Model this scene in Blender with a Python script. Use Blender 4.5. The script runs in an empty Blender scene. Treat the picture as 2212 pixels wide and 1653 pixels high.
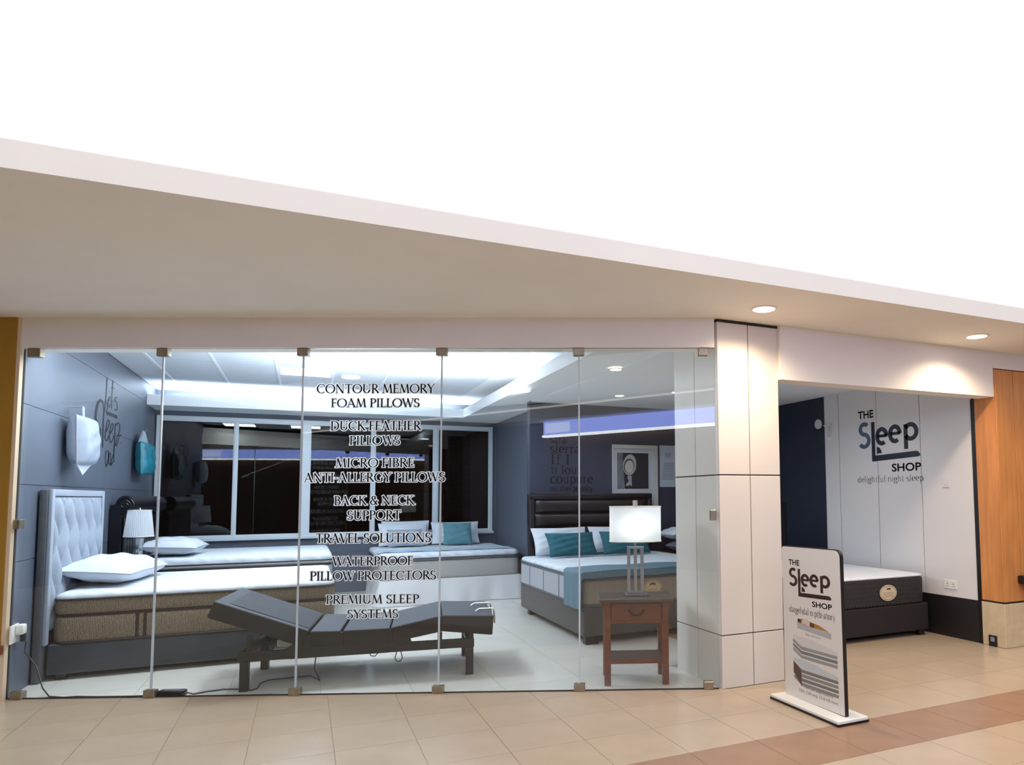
import bpy, bmesh, math, random
from mathutils import Vector, Matrix
random.seed(7)
PI = math.pi
R = math.radians
C = bpy.context.scene.collection

# ------------------------------------------------------------------ camera
cam_d = bpy.data.cameras.new('camera'); cam = bpy.data.objects.new('camera', cam_d); C.objects.link(cam)
bpy.context.scene.camera = cam
EYE = 1.39
yaw, pitch, roll = R(25.1), R(3.86), R(-.39)
fw = Vector((math.sin(yaw)*math.cos(pitch), math.cos(yaw)*math.cos(pitch), math.sin(pitch)))
rt = Vector((math.cos(yaw), -math.sin(yaw), 0)); up = rt.cross(fw)
r2 = math.cos(roll)*rt + math.sin(roll)*up; u2 = -math.sin(roll)*rt + math.cos(roll)*up
mw = Matrix((r2, u2, -fw)).transposed().to_4x4(); mw.translation = (0, 0, EYE)
cam.matrix_world = mw
cam_d.sensor_fit = 'HORIZONTAL'; cam_d.sensor_width = 36.0
cam_d.lens = 36.0*1480/2212
cam_d.shift_x = (1106-1350)/2212; cam_d.shift_y = (973-826.5)/2212
cam_d.clip_start = .05; cam_d.clip_end = 100

# ------------------------------------------------------------------ world, exposure
sc = bpy.context.scene
w = bpy.data.worlds.new('night'); sc.world = w; w.use_nodes = True
w.node_tree.nodes['Background'].inputs[0].default_value = (.02, .022, .03, 1)
w.node_tree.nodes['Background'].inputs[1].default_value = .25
vs = sc.view_settings
vs.view_transform = 'Standard'; vs.look = 'None'; vs.exposure = 0.0; vs.gamma = 1.0; vs.use_curve_mapping = False
COOL = (.82, .91, 1.0); WARM = (1.0, .76, .54)

def area(name, loc, size, power, color, direction=(0, 0, -1), size_y=None, spread=PI):
    d = bpy.data.lights.new(name, 'AREA'); d.energy = power; d.color = color
    d.shape = 'RECTANGLE' if size_y else 'SQUARE'; d.size = size
    if size_y: d.size_y = size_y
    d.spread = spread
    o = bpy.data.objects.new(name, d); C.objects.link(o); o.location = loc
    o.rotation_euler = Vector(direction).to_track_quat('-Z', 'Y').to_euler()
    return o
def spot(name, loc, power, color, angle=100, blend=.6, direction=(0, 0, -1), radius=.05):
    d = bpy.data.lights.new(name, 'SPOT'); d.energy = power; d.color = color
    d.spot_size = R(angle); d.spot_blend = blend; d.shadow_soft_size = radius
    o = bpy.data.objects.new(name, d); C.objects.link(o); o.location = loc
    o.rotation_euler = Vector(direction).to_track_quat('-Z', 'Y').to_euler()
    return o
# LED strips lying in the coves of the shop ceiling and the recessed panel light; front and side panels are added
area('cove_light_back', (.2, 10.82, 2.64), 3.9, 120, COOL, (0, -.25, 1), .12)
area('cove_light_side', (2.42, 7.6, 2.64), .12, 260, COOL, (-.35, 0, 1), 5.0)
area('panel_light_lamp', (.01, 8.89, 2.868), .55, 38, COOL, (0, 0, -1), .53)
area('added_panel_lamp_front', (.01, 6.57, 2.868), .55, 36, COOL, (0, 0, -1), .53)  # this and the next are added for general light, out of view
area('added_panel_lamp_side', (-1.19, 6.57, 2.868), .55, 26, COOL, (0, 0, -1), .53)
SOFFIT_SPOTS = [(2.66, 5.87), (3.9, 6.9), (3.4, 7.4), (4.7, 5.5)]  # all but the first are added to light the bed and logo wall
for (x, y) in SOFFIT_SPOTS: spot('shop_spot', (x, y, 2.6), 26, (1, .97, .95) if x > 4 else (.92, .96, 1), 140)
MALL_SPOTS = [(2.92, 3.90), (5.07, 3.87)]
for (x, y) in MALL_SPOTS: spot('mall_spot', (x, y, 2.69), 90, WARM, 150, .9)

# ------------------------------------------------------------------ materials
def lin(c):
    return tuple(((v/255)/12.92 if v/255 <= .04045 else ((v/255+.055)/1.055)**2.4) for v in c)
MATS = {}
def mat(name, rgb, rough=.5, metal=0.0, var=.0, scale=8.0, bump=0.0, bscale=60.0, spec=.5, emit=None, estr=0, stretch=None, coat=0, sheen=0):
    if name in MATS: return MATS[name]
    m = bpy.data.materials.new(name); m.use_nodes = True; nt = m.node_tree; b = nt.nodes['Principled BSDF']
    col = lin(rgb)
    b.inputs['Base Color'].default_value = (*col, 1); b.inputs['Roughness'].default_value = rough
    b.inputs['Metallic'].default_value = metal; b.inputs['Specular IOR Level'].default_value = spec
    b.inputs['Coat Weight'].default_value = coat
    if sheen: b.inputs['Sheen Weight'].default_value = sheen
    tc = nt.nodes.new('ShaderNodeTexCoord'); mp = nt.nodes.new('ShaderNodeMapping')
    nt.links.new(tc.outputs['Object'], mp.inputs['Vector'])
    if stretch: mp.inputs['Scale'].default_value = stretch
    if var:
        n = nt.nodes.new('ShaderNodeTexNoise'); n.inputs['Scale'].default_value = scale; n.inputs['Detail'].default_value = 5
        nt.links.new(mp.outputs[0], n.inputs['Vector'])
        r = nt.nodes.new('ShaderNodeValToRGB')
        r.color_ramp.elements[0].position = .3; r.color_ramp.elements[1].position = .7
        r.color_ramp.elements[0].color = (*[max(0, v*(1-var)) for v in col], 1)
        r.color_ramp.elements[1].color = (*[min(1, v*(1+var)) for v in col], 1)
        nt.links.new(n.outputs['Fac'], r.inputs['Fac']); nt.links.new(r.outputs['Color'], b.inputs['Base Color'])
    if bump:
        n2 = nt.nodes.new('ShaderNodeTexNoise'); n2.inputs['Scale'].default_value = bscale; n2.inputs['Detail'].default_value = 3
        nt.links.new(mp.outputs[0], n2.inputs['Vector'])
        bp = nt.nodes.new('ShaderNodeBump'); bp.inputs['Strength'].default_value = bump; bp.inputs['Distance'].default_value = .01
        nt.links.new(n2.outputs['Fac'], bp.inputs['Height']); nt.links.new(bp.outputs['Normal'], b.inputs['Normal'])
    if emit:
        b.inputs['Emission Color'].default_value = (*emit, 1); b.inputs['Emission Strength'].default_value = estr
    MATS[name] = m
    return m
def wave_mat(name, c1, c2, scale, direction='X', rough=.85, dist=0, dscale=1.0, bump=.3, detail=2.0, bands='BANDS'):
    m = bpy.data.materials.new(name); m.use_nodes = True; nt = m.node_tree; b = nt.nodes['Principled BSDF']
    b.inputs['Roughness'].default_value = rough
    tc = nt.nodes.new('ShaderNodeTexCoord'); wv = nt.nodes.new('ShaderNodeTexWave')
    wv.wave_type = bands; wv.bands_direction = direction
    wv.inputs['Scale'].default_value = scale; wv.inputs['Distortion'].default_value = dist
    wv.inputs['Detail'].default_value = detail; wv.inputs['Detail Scale'].default_value = dscale
    nt.links.new(tc.outputs['Object'], wv.inputs['Vector'])
    r = nt.nodes.new('ShaderNodeValToRGB')
    r.color_ramp.elements[0].color = (*lin(c1), 1); r.color_ramp.elements[1].color = (*lin(c2), 1)
    nt.links.new(wv.outputs['Fac'], r.inputs['Fac']); nt.links.new(r.outputs['Color'], b.inputs['Base Color'])
    if bump:
        bp = nt.nodes.new('ShaderNodeBump'); bp.inputs['Strength'].default_value = bump; bp.inputs['Distance'].default_value = .004
        nt.links.new(wv.outputs['Fac'], bp.inputs['Height']); nt.links.new(bp.outputs['Normal'], b.inputs['Normal'])
    MATS[name] = m
    return m
def glass_mat(name, tint, f0=.04, rough=0.0):
    m = bpy.data.materials.new(name); m.use_nodes = True; nt = m.node_tree
    for n in list(nt.nodes): nt.nodes.remove(n)
    out = nt.nodes.new('ShaderNodeOutputMaterial'); mix = nt.nodes.new('ShaderNodeMixShader')
    tr = nt.nodes.new('ShaderNodeBsdfTransparent'); tr.inputs[0].default_value = (*tint, 1)
    gl = nt.nodes.new('ShaderNodeBsdfGlossy'); gl.inputs['Roughness'].default_value = rough
    lw = nt.nodes.new('ShaderNodeLayerWeight'); lw.inputs['Blend'].default_value = .5
    pw = nt.nodes.new('ShaderNodeMath'); pw.operation = 'POWER'; pw.inputs[1].default_value = 5
    ma = nt.nodes.new('ShaderNodeMath'); ma.operation = 'MULTIPLY_ADD'; ma.inputs[1].default_value = 1-f0; ma.inputs[2].default_value = f0
    nt.links.new(lw.outputs['Facing'], pw.inputs[0]); nt.links.new(pw.outputs[0], ma.inputs[0])
    nt.links.new(ma.outputs[0], mix.inputs['Fac']); nt.links.new(tr.outputs[0], mix.inputs[1]); nt.links.new(gl.outputs[0], mix.inputs[2])
    nt.links.new(mix.outputs[0], out.inputs['Surface'])
    MATS[name] = m
    return m
def emit_mat(name, rgb, strength):
    m = bpy.data.materials.new(name); m.use_nodes = True; nt = m.node_tree
    for n in list(nt.nodes): nt.nodes.remove(n)
    out = nt.nodes.new('ShaderNodeOutputMaterial'); e = nt.nodes.new('ShaderNodeEmission')
    e.inputs[0].default_value = (*rgb, 1); e.inputs[1].default_value = strength
    nt.links.new(e.outputs[0], out.inputs['Surface'])
    MATS[name] = m
    return m

M_GLASS = glass_mat('shop_glass', (.965, .985, .98), .042)
M_NGLASS = glass_mat('window_glass', (.5, .5, .5), .05)
M_GEDGE = mat('glass_edge', (200, 215, 220), .25, spec=.8)
M_STEEL = mat('brushed_steel', (158, 147, 128), .35, .75, var=.15, scale=30)
M_CHROME = mat('chrome', (210, 212, 215), .15, 1.0)
M_WALLBLUE = mat('slate_paint', (90, 97, 112), .45, var=.05, scale=3, bump=.05, bscale=150)
M_WALLDARK = mat('navy_paint', (34, 40, 56), .5, var=.05, scale=3)
M_JOINT = mat('dark_joint', (70, 60, 50), .8)
M_WPANEL = mat('white_panel', (222, 214, 205), .35, var=.015, scale=2)
M_LPANEL = mat('logo_wall_panel', (226, 224, 224), .4, var=.015, scale=2)
M_PLASTER = mat('white_plaster', (240, 235, 228), .8, var=.02, scale=2, bump=.04, bscale=90)
M_CEIL = mat('ceiling_tile_white', (204, 211, 220), .85, var=.03, scale=120, bump=.15, bscale=220)
M_TBAR = mat('grid_bar_white', (235, 240, 245), .5)
M_COVE = mat('cove_white', (240, 243, 246), .7)
M_MALLTILE = mat('beige_floor_tile', (188, 168, 144), .22, var=.06, scale=3, spec=.5)
M_SHOPTILE = mat('pale_floor_tile', (218, 214, 205), .16, var=.04, scale=3, spec=.5)
M_GROUT = mat('tile_grout', (172, 158, 138), .8)
M_BORDER = mat('brown_floor_tile', (158, 124, 100), .3, var=.08, scale=6)
M_OCHRE = mat('ochre_paint', (172, 128, 40), .6, var=.08, scale=4)
M_WOOD = mat('honey_wood', (206, 138, 78), .35, var=.16, scale=3, stretch=(6, 6, .7), spec=.4)
M_PLINTH = mat('stone_plinth', (206, 186, 152), .5, var=.08, scale=14)
M_BLACK = mat('black_frame', (22, 18, 18), .4)
M_VINYLK = mat('black_vinyl', (6, 6, 8), .7, spec=.1)
M_VINYLW = mat('white_vinyl', (250, 250, 250), .5)
_nt = M_VINYLW.node_tree; _tb = _nt.nodes.new('ShaderNodeBsdfTranslucent'); _tb.inputs[0].default_value = (.95, .95, .95, 1)
_mx = _nt.nodes.new('ShaderNodeMixShader'); _mx.inputs[0].default_value = .5
_nt.links.new(_nt.nodes['Principled BSDF'].outputs[0], _mx.inputs[1]); _nt.links.new(_tb.outputs[0], _mx.inputs[2]); _nt.links.new(_mx.outputs[0], _nt.nodes['Material Output'].inputs['Surface'])
M_ALU = mat('white_aluminium', (214, 222, 230), .35)
M_WHITE = mat('white_cotton', (228, 233, 240), .8, var=.03, scale=5, bump=.25, bscale=25, sheen=.2)
M_PILLOW = mat('white_pillow_cotton', (212, 218, 228), .75, bump=.35, bscale=14, sheen=.2)
M_QUILT = wave_mat('quilted_white', (204, 211, 221), (220, 226, 235), 3.0, 'DIAGONAL', .8, 6.0, 1.5, .25)
M_TEAL = mat('teal_linen', (28, 86, 98), .85, var=.12, scale=150, bump=.2, bscale=200)
M_TEALG = mat('grey_teal_linen', (86, 132, 144), .85, var=.1, scale=150, bump=.2, bscale=200)
M_GREYC = mat('grey_blue_linen', (150, 164, 182), .85, var=.08, scale=120, bump=.2, bscale=200)
M_THROW = mat('blue_grey_throw', (84, 114, 130), .75, var=.12, scale=60, bump=.3, bscale=80, stretch=(1, 8, 1))
M_RUNNER = mat('pale_blue_runner', (168, 190, 212), .7, var=.05, scale=40)
M_BROWNFAB = wave_mat('brown_stripe_ticking', (92, 78, 64), (150, 134, 112), 28, 'X', .9, 5.0, 3.0, .3)
M_BROWNTRIM = mat('dark_brown_trim', (44, 28, 24), .6)
M_GREYMAT = wave_mat('grey_diamond_ticking', (150, 148, 148), (170, 168, 166), 16, 'DIAGONAL', .8, 0, 1, .25)
M_GREYPANEL = mat('grey_mattress_panel', (158, 160, 168), .7, var=.04, scale=30)
M_TAUPE = mat('taupe_mattress_panel', (136, 124, 110), .75, var=.06, scale=50)
M_CHARC = mat('charcoal_velvet', (50, 54, 62), .8, var=.25, scale=5, sheen=.4)
M_HBGREY = mat('dove_grey_upholstery', (150, 160, 176), .8, var=.04, scale=60, sheen=.2)
M_HBSIDE = mat('grey_velvet_side', (84, 86, 92), .85, var=.1, scale=20)
M_LEATHER = mat('black_leather', (13, 14, 20), .28, var=.1, scale=40, bump=.1, bscale=120, spec=.6)
M_BROWNLEATHER = mat('dark_brown_leather', (32, 29, 31), .35, var=.1, scale=40, bump=.1, bscale=120)
M_BASEGREY = mat('grey_faux_leather', (62, 59, 58), .5, var=.06, scale=40, bump=.06, bscale=150)
M_ADJ = mat('slate_adjustable_fabric', (60, 65, 75), .75, var=.08, scale=200, bump=.1, bscale=300)
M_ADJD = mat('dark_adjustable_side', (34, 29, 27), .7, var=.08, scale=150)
M_ADJM = mat('black_steel', (34, 29, 27), .45)
M_CREAMP = mat('cream_plastic', (214, 204, 186), .5)
M_CHERRY = mat('cherry_wood', (106, 54, 24), .35, var=.25, scale=6, stretch=(2, 2, 10))
M_CHERRYTOP = mat('cherry_top', (76, 60, 50), .3, var=.2, scale=5, stretch=(1, 6, 1))
M_DKBRASS = mat('dark_pull', (46, 30, 20), .4, .6)
M_SHADE = None
M_CLEAR = glass_mat('lamp_crystal', (.7, .76, .82), .3, .05)
M_PLASTIC = glass_mat('clear_pack', (.9, .93, .95), .1, .1)
M_BLKPL = mat('black_plastic', (20, 22, 26), .4)
M_CABLE = mat('dark_cable', (38, 36, 36), .5)
M_WHPL = mat('white_plastic', (236, 234, 228), .4)
M_SILVER = mat('silver_poly', (150, 158, 172), .3, .3)
M_DKMATT = mat('black_quilted_mattress', (40, 38, 40), .8)

# ------------------------------------------------------------------ geometry helpers
class MB:
    def __init__(s): s.v = []; s.f = []; s.mi = []
    def add(s, vs, fs, mi=0):
        o = len(s.v); s.v += [tuple(p) for p in vs]
        for f in fs: s.f.append(tuple(i+o for i in f)); s.mi.append(mi)
        return s
    def box(s, x0, x1, y0, y1, z0, z1, mi=0):
        v = [(x0,y0,z0),(x1,y0,z0),(x1,y1,z0),(x0,y1,z0),(x0,y0,z1),(x1,y0,z1),(x1,y1,z1),(x0,y1,z1)]
        return s.add(v, [(0,3,2,1),(4,5,6,7),(0,1,5,4),(1,2,6,5),(2,3,7,6),(3,0,4,7)], mi)
    def rbox(s, x0, x1, y0, y1, z0, z1, r=.01, seg=2, mi=0):
        bm = bmesh.new(); bmesh.ops.create_cube(bm, size=1)
        for v in bm.verts: v.co = ((x0+x1)/2+v.co.x*(x1-x0), (y0+y1)/2+v.co.y*(y1-y0), (z0+z1)/2+v.co.z*(z1-z0))
        r = min(r, .49*min(x1-x0, y1-y0, z1-z0))
        bmesh.ops.bevel(bm, geom=bm.edges[:], offset=r, segments=seg, profile=.5, affect='EDGES')
        bm.verts.index_update()
        s.add([v.co[:] for v in bm.verts], [[v.index for v in f.verts] for f in bm.faces], mi); bm.free()
        return s
    def prism(s, poly, z0, z1, mi=0):
        n = len(poly); v = [(x, y, z0) for x, y in poly]+[(x, y, z1) for x, y in poly]
        return s.add(v, [tuple(range(n-1, -1, -1)), tuple(range(n, 2*n))]+[(i, (i+1) % n, (i+1) % n+n, i+n) for i in range(n)], mi)
    def extr(s, poly, y0, y1, mi=0):          # polygon in x,z swept along y
        n = len(poly); v = [(x, y0, z) for x, z in poly]+[(x, y1, z) for x, z in poly]
        return s.add(v, [tuple(range(n)), tuple(range(2*n-1, n-1, -1))]+[((i+1) % n, i, i+n, (i+1) % n+n) for i in range(n)], mi)
    def tube(s, pts, r, n=8, mi=0, closed=False):
        pts = [Vector(p) for p in pts]; rings = []
        m = len(pts); fs = []; vs = []
        a = None
        for i, p in enumerate(pts):
            if closed: t = pts[(i+1) % m]-pts[i-1]
            else: t = pts[min(i+1, m-1)]-pts[max(i-1, 0)]
            t.normalize()
            if a is None:
                a = t.orthogonal().normalized()
            else:
                a = (a-t*a.dot(t)).normalized()
            b = t.cross(a); rr = r[i] if isinstance(r, (list, tuple)) else r
            for k in range(n):
                q = 2*PI*k/n; vs.append(p+(a*math.cos(q)+b*math.sin(q))*rr)
        for i in range(m if closed else m-1):
            j = (i+1) % m
            for k in range(n): fs.append((i*n+k, i*n+(k+1) % n, j*n+(k+1) % n, j*n+k))
        if not closed: fs += [tuple(range(n-1, -1, -1)), tuple(range((m-1)*n, m*n))]
        return s.add(vs, fs, mi)
    def lathe(s, prof, n=24, mi=0, sx=1, sy=1, cap=True, c=(0, 0)):
        vs = []; fs = []
        for r, z in prof:
            for k in range(n): q = 2*PI*k/n; vs.append((c[0]+r*sx*math.cos(q), c[1]+r*sy*math.sin(q), z))
        m = len(prof)
        for i in range(m-1):
            for k in range(n): fs.append((i*n+k, i*n+(k+1) % n, (i+1)*n+(k+1) % n, (i+1)*n+k))
        if cap: fs += [tuple(range(n-1, -1, -1)), tuple(range((m-1)*n, m*n))]
        return s.add(vs, fs, mi)
    def slab(s, x0, x1, y0, y1, rc, prof, n=6, mi=0, cap=True):   # rounded rectangle plan, profile of (inset, z)
        vs = []; fs = []
        for ins, z in prof:
            r = max(rc-ins, .004); X0, X1, Y0, Y1 = x0+ins, x1-ins, y0+ins, y1-ins
            for cx, cy, a0 in ((X1-r, Y1-r, 0), (X0+r, Y1-r, 90), (X0+r, Y0+r, 180), (X1-r, Y0+r, 270)):
                for k in range(n+1):
                    a = R(a0+90*k/n); vs.append((cx+r*math.cos(a), cy+r*math.sin(a), z))
        N = 4*(n+1); m = len(prof)
        for i in range(m-1):
            for k in range(N): fs.append((i*N+k, i*N+(k+1) % N, (i+1)*N+(k+1) % N, (i+1)*N+k))
        if cap: fs += [tuple(range(N-1, -1, -1)), tuple(range((m-1)*N, m*N))]
        return s.add(vs, fs, mi)
    def grid(s, fn, nu, nv, mi=0, flip=False):
        vs = [fn(i/nu, j/nv) for j in range(nv+1) for i in range(nu+1)]
        fs = []
        for j in range(nv):
            for i in range(nu):
                q = (j*(nu+1)+i, j*(nu+1)+i+1, (j+1)*(nu+1)+i+1, (j+1)*(nu+1)+i)
                fs.append(q[::-1] if flip else q)
        return s.add(vs, fs, mi)
    def xf(s, m):
        s.v = [tuple(m @ Vector(p)) for p in s.v]; return s

def obj(name, mb, mats, parent=None, smooth=False, loc=None):
    me = bpy.data.meshes.new(name); me.from_pydata(mb.v, [], mb.f)
    if not isinstance(mats, (list, tuple)): mats = [mats]
    for m in mats: me.materials.append(m)
    if len(mats) > 1:
        for p, i in zip(me.polygons, mb.mi): p.material_index = i
    me.update()
    if smooth:
        for p in me.polygons: p.use_smooth = True
        try: me.set_sharp_from_angle(angle=R(smooth if smooth is not True else 40))
        except Exception: pass
    o = bpy.data.objects.new(name, me); C.objects.link(o)
    if parent: o.parent = parent
    if loc: o.location = loc
    return o
def tag(o, label=None, cat=None, group=None, kind=None):
    if label: o['label'] = label
    if cat: o['category'] = cat
    if group: o['group'] = group
    if kind: o['kind'] = kind
    return o
def thing(name, label, cat, loc=(0, 0, 0), rz=0, group=None, kind=None):
    o = bpy.data.objects.new(name, None); C.objects.link(o); o.empty_display_size = .1
    o.location = loc; o.rotation_euler = (0, 0, rz)
    return tag(o, label, cat, group, kind)
def struct(name, mb, m, label, parent=None, smooth=False):
    o = obj(name, mb, m, parent, smooth); return tag(o, label, None, None, 'structure')
def share(src, parent, loc):
    o = bpy.data.objects.new(src.name.split('.')[0], src.data); C.objects.link(o); o.parent = parent; o.location = loc
    return o

# ------------------------------------------------------------------ lettering: drawn alphabet of pen strokes
TH, TN = .152, .06
def arc(cx, cy, rx, ry, a0, a1, n=12):
    return [(cx+rx*math.cos(R(a0+(a1-a0)*k/n)), cy+ry*math.sin(R(a0+(a1-a0)*k/n))) for k in range(n+1)]
def ser(x, y, h=.12): return ([(x-h, y), (x+h, y)], .042)
def stem(x, y0=0., y1=1., s=3, w=TH):
    o = [([(x, y0), (x, y1)], w)]
    if s & 1: o.append(ser(x, y0+.02))
    if s & 2: o.append(ser(x, y1-.02))
    return o
N_ = None
UP = {
 'A': ([([(.08,0),(.40,1.02)],TN),([(.37,1.02),(.74,0)],TH),([(.2,.33),(.6,.33)],TN),ser(.08,.02),ser(.74,.02)],.84),
 'B': (stem(.16)+[([(.16,.98),(.3,.98)]+arc(.3,.755,.21,.225,90,-90)+[(.16,.53)],N_),([(.16,.53),(.34,.53)]+arc(.34,.275,.25,.255,90,-90)+[(.16,.02)],N_)],.66),
 'C': ([(arc(.48,.5,.41,.49,48,312,20),N_),([(.76,.9),(.75,.68)],.05)],.84),
 'D': (stem(.16)+[([(.16,.98),(.38,.98)]+arc(.38,.5,.42,.48,90,-90,16)+[(.16,.02)],N_)],.88),
 'E': (stem(.16)+[([(.16,.98),(.52,.98)],TN),([(.16,.53),(.45,.53)],TN),([(.16,.02),(.55,.02)],TN),([(.52,1),(.52,.84)],.04),([(.55,0),(.56,.2)],.04),([(.45,.45),(.45,.61)],.035)],.62),
 'F': (stem(.16)+[([(.16,.98),(.52,.98)],TN),([(.16,.53),(.45,.53)],TN),([(.52,1),(.52,.84)],.04),([(.45,.45),(.45,.61)],.035)],.58),
 'G': ([(arc(.48,.5,.41,.49,48,300,20),N_),([(.76,.9),(.75,.68)],.05)]+stem(.76,.05,.45,2),.92),
 'H': (stem(.16)+stem(.74)+[([(.16,.53),(.74,.53)],TN)],.9),
 'I': (stem(.17),.34),
 'K': (stem(.16)+[([(.62,1),(.2,.5)],TN),([(.3,.6),(.74,0)],TH),ser(.62,.98),ser(.76,.02)],.8),
 'L': (stem(.16)+[([(.16,.02),(.54,.02)],TN),([(.54,0),(.55,.22)],.04)],.58),
 'M': ([([(.1,0),(.2,1)],TN),([(.2,1),(.5,.05)],TH),([(.5,.05),(.8,1)],TN),([(.8,1),(.9,0)],TH),ser(.1,.02),ser(.9,.02)],1.02),
 'N': ([([(.14,0),(.14,1)],TN),([(.12,1),(.76,0)],TH),([(.76,0),(.76,1)],TN),ser(.14,.02),ser(.76,.98)],.92),
 'O': ([(arc(.48,.5,.42,.49,0,360,28),N_)],.96),
 'P': (stem(.16)+[([(.16,.98),(.32,.98)]+arc(.32,.74,.24,.24,90,-90)+[(.16,.5)],N_)],.62),
 'R': (stem(.16)+[([(.16,.98),(.32,.98)]+arc(.32,.75,.23,.23,90,-90)+[(.16,.52)],N_),([(.32,.52),(.72,0)],TH)],.74),
 'S': ([(arc(.3,.745,.2,.235,40,250,12)+arc(.28,.255,.23,.245,75,-150,14),N_),([(.48,.95),(.47,.76)],.045),([(.07,.05),(.06,.26)],.045)],.6),
 'T': (stem(.36,0,1,1)+[([(.04,.98),(.68,.98)],TN),([(.05,1),(.03,.8)],.04),([(.67,1),(.69,.8)],.04)],.72),
 'U': ([([(.16,1),(.16,.32)],TH),(arc(.43,.32,.27,.31,180,360),N_),([(.70,.32),(.70,1)],TN),ser(.16,.98),ser(.70,.98)],.86),
 'V': ([([(.06,1),(.38,0)],TH),([(.38,0),(.68,1)],TN),ser(.06,.98),ser(.68,.98)],.74),
 'W': ([([(.06,1),(.34,0)],TH),([(.34,0),(.56,1)],TN),([(.52,1),(.8,0)],TH),([(.8,0),(1.04,1)],TN),ser(.06,.98),ser(1.04,.98)],1.1),
 'Y': ([([(.06,1),(.36,.46)],TH),([(.66,1),(.36,.46)],TN),ser(.06,.98),ser(.66,.98)]+stem(.36,0,.46,1),.72),
 '&': ([(arc(.36,.77,.16,.2,-60,240,12)+[(.42,.4),(.72,0)],N_),(arc(.32,.27,.25,.27,120,340,12)+[(.62,.36),(.72,.5)],N_)],.8),
 '-': ([([(.06,.42),(.32,.42)],.08)],.38),
 ' ': ([],.3),
}
def lstem(x, y0=0., y1=.66, s=3, w=.1):
    o = [([(x, y0), (x, y1)], w)]
    if s & 1: o.append(ser(x, y0+.02, .09))
    if s & 2: o.append(([(x-.1, y1-.02), (x, y1-.02)], .05))
    return o
LO = {
 'a': ([(arc(.24,.48,.15,.17,150,0,8)+[(.39,.08),(.46,.03)],.085),(arc(.24,.18,.16,.17,70,360,14)+[(.39,.25)],N_)],.5),
 'b': (lstem(.14,0,1,2)+[(arc(.32,.33,.19,.32,150,-150,16),N_)],.58),
 'c': ([(arc(.3,.33,.23,.32,45,315,16),N_)],.5),
 'd': (lstem(.44,0,1,2)+[(arc(.27,.33,.19,.32,30,330,16),N_)],.58),
 'e': ([([(.08,.36),(.47,.36)]+arc(.28,.35,.2,.3,0,310,16),N_)],.53),
 'f': ([([(.2,0),(.2,.8)]+arc(.33,.8,.13,.18,180,50,6),.09),([(.06,.64),(.38,.64)],.05),ser(.2,.02,.1)],.38),
 'g': ([(arc(.27,.42,.18,.22,0,360,16),N_),(arc(.27,-.12,.22,.17,0,360,16),N_),([(.16,.22),(.14,.1),(.3,.05)],.06),([(.42,.58),(.54,.64)],.06)],.54),
 'h': (lstem(.14,0,1,3)+[(arc(.3,.44,.17,.2,160,0,8)+[(.47,0)],.09),ser(.47,.02,.09)],.6),
 'i': (lstem(.14)+[([(.14,.82),(.14,.93)],.11)],.28),
 'l': (lstem(.14,0,1),.28),
 'n': (lstem(.14)+[(arc(.3,.44,.17,.2,160,0,8)+[(.47,0)],.09),ser(.47,.02,.09)],.6),
 'm': (lstem(.14)+[(arc(.28,.44,.15,.2,160,0,8)+[(.43,0)],.09),(arc(.58,.44,.15,.2,160,0,8)+[(.73,0)],.09)],.86),
 'o': ([(arc(.3,.33,.23,.32,0,360,20),N_)],.6),
 'p': (lstem(.14,-.3,.66)+[(arc(.32,.33,.19,.32,150,-150,16),N_)],.58),
 'r': (lstem(.14)+[([(.14,.42),(.22,.58),(.36,.62)],.08)],.42),
 's': ([(arc(.22,.485,.14,.15,40,250,8)+arc(.21,.17,.16,.16,75,-150,10),N_)],.44),
 't': ([([(.18,.86),(.18,.15)]+arc(.28,.14,.1,.13,180,300,6),.09),([(.04,.63),(.36,.63)],.05)],.38),
 'u': ([([(.12,.64),(.12,.2)]+arc(.27,.2,.15,.19,180,340,8),.09),([(.44,.66),(.44,.02)],.09)],.58),
 'y': ([([(.06,.64),(.28,.02)],.1),([(.48,.64),(.26,-.08),(.1,-.3)],.06)],.52),
}
GL = dict(UP); GL.update(LO)
def ribbon(pts, w, grow=0.0, ax=1.0):
    if w is None:
        pass
    n = len(pts); L = []; Rr = []
    closed = n > 3 and math.hypot(pts[0][0]-pts[-1][0], pts[0][1]-pts[-1][1]) < 1e-6
    P = list(pts)
    if grow and not closed:      # round the ends of the outline out a little
        for e, i in ((0, 1), (-1, -2)):
            dx, dy = P[e][0]-P[i][0], P[e][1]-P[i][1]; l = math.hypot(dx, dy) or 1
            P[e] = (P[e][0]+dx/l*grow, P[e][1]+dy/l*grow)
    for i in range(n):
        if closed: a, b = P[i-1 if i else n-2], P[i+1 if i < n-1 else 1]
        else: a, b = P[max(i-1, 0)], P[min(i+1, n-1)]
        dx, dy = b[0]-a[0], b[1]-a[1]; l = math.hypot(dx, dy) or 1
        dx /= l; dy /= l
        ww = w if w is not None else TN*.9+(TH*1.05-TN*.9)*abs(dy)**1.6
        h = ww/2+grow
        nx, ny = -dy, dx
        L.append((P[i][0]+nx*h*ax, P[i][1]+ny*h)); Rr.append((P[i][0]-nx*h*ax, P[i][1]-ny*h))
    return L, Rr
def put_strokes(mb, strokes, to3, grow=0.0, ax=1.0, k0=0):
    for k, (pts, w) in enumerate(strokes):
        L, Rr = ribbon(pts, w, grow, ax); n = len(L)
        vs = [to3(x, y, (k0+k)*4e-6) for x, y in L]+[to3(x, y, (k0+k)*4e-6) for x, y in Rr]
        mb.add(vs, [(n+i, n+i+1, i+1, i) for i in range(n-1)])
def text_strokes(s):
    out = []; x = 0
    for ch in s:
        g, adv = GL.get(ch, GL[' '])
        out += [([(px+x, py) for px, py in pts], w_) for pts, w_ in g]
        x += adv+.03
    return out, x-.03
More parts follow.
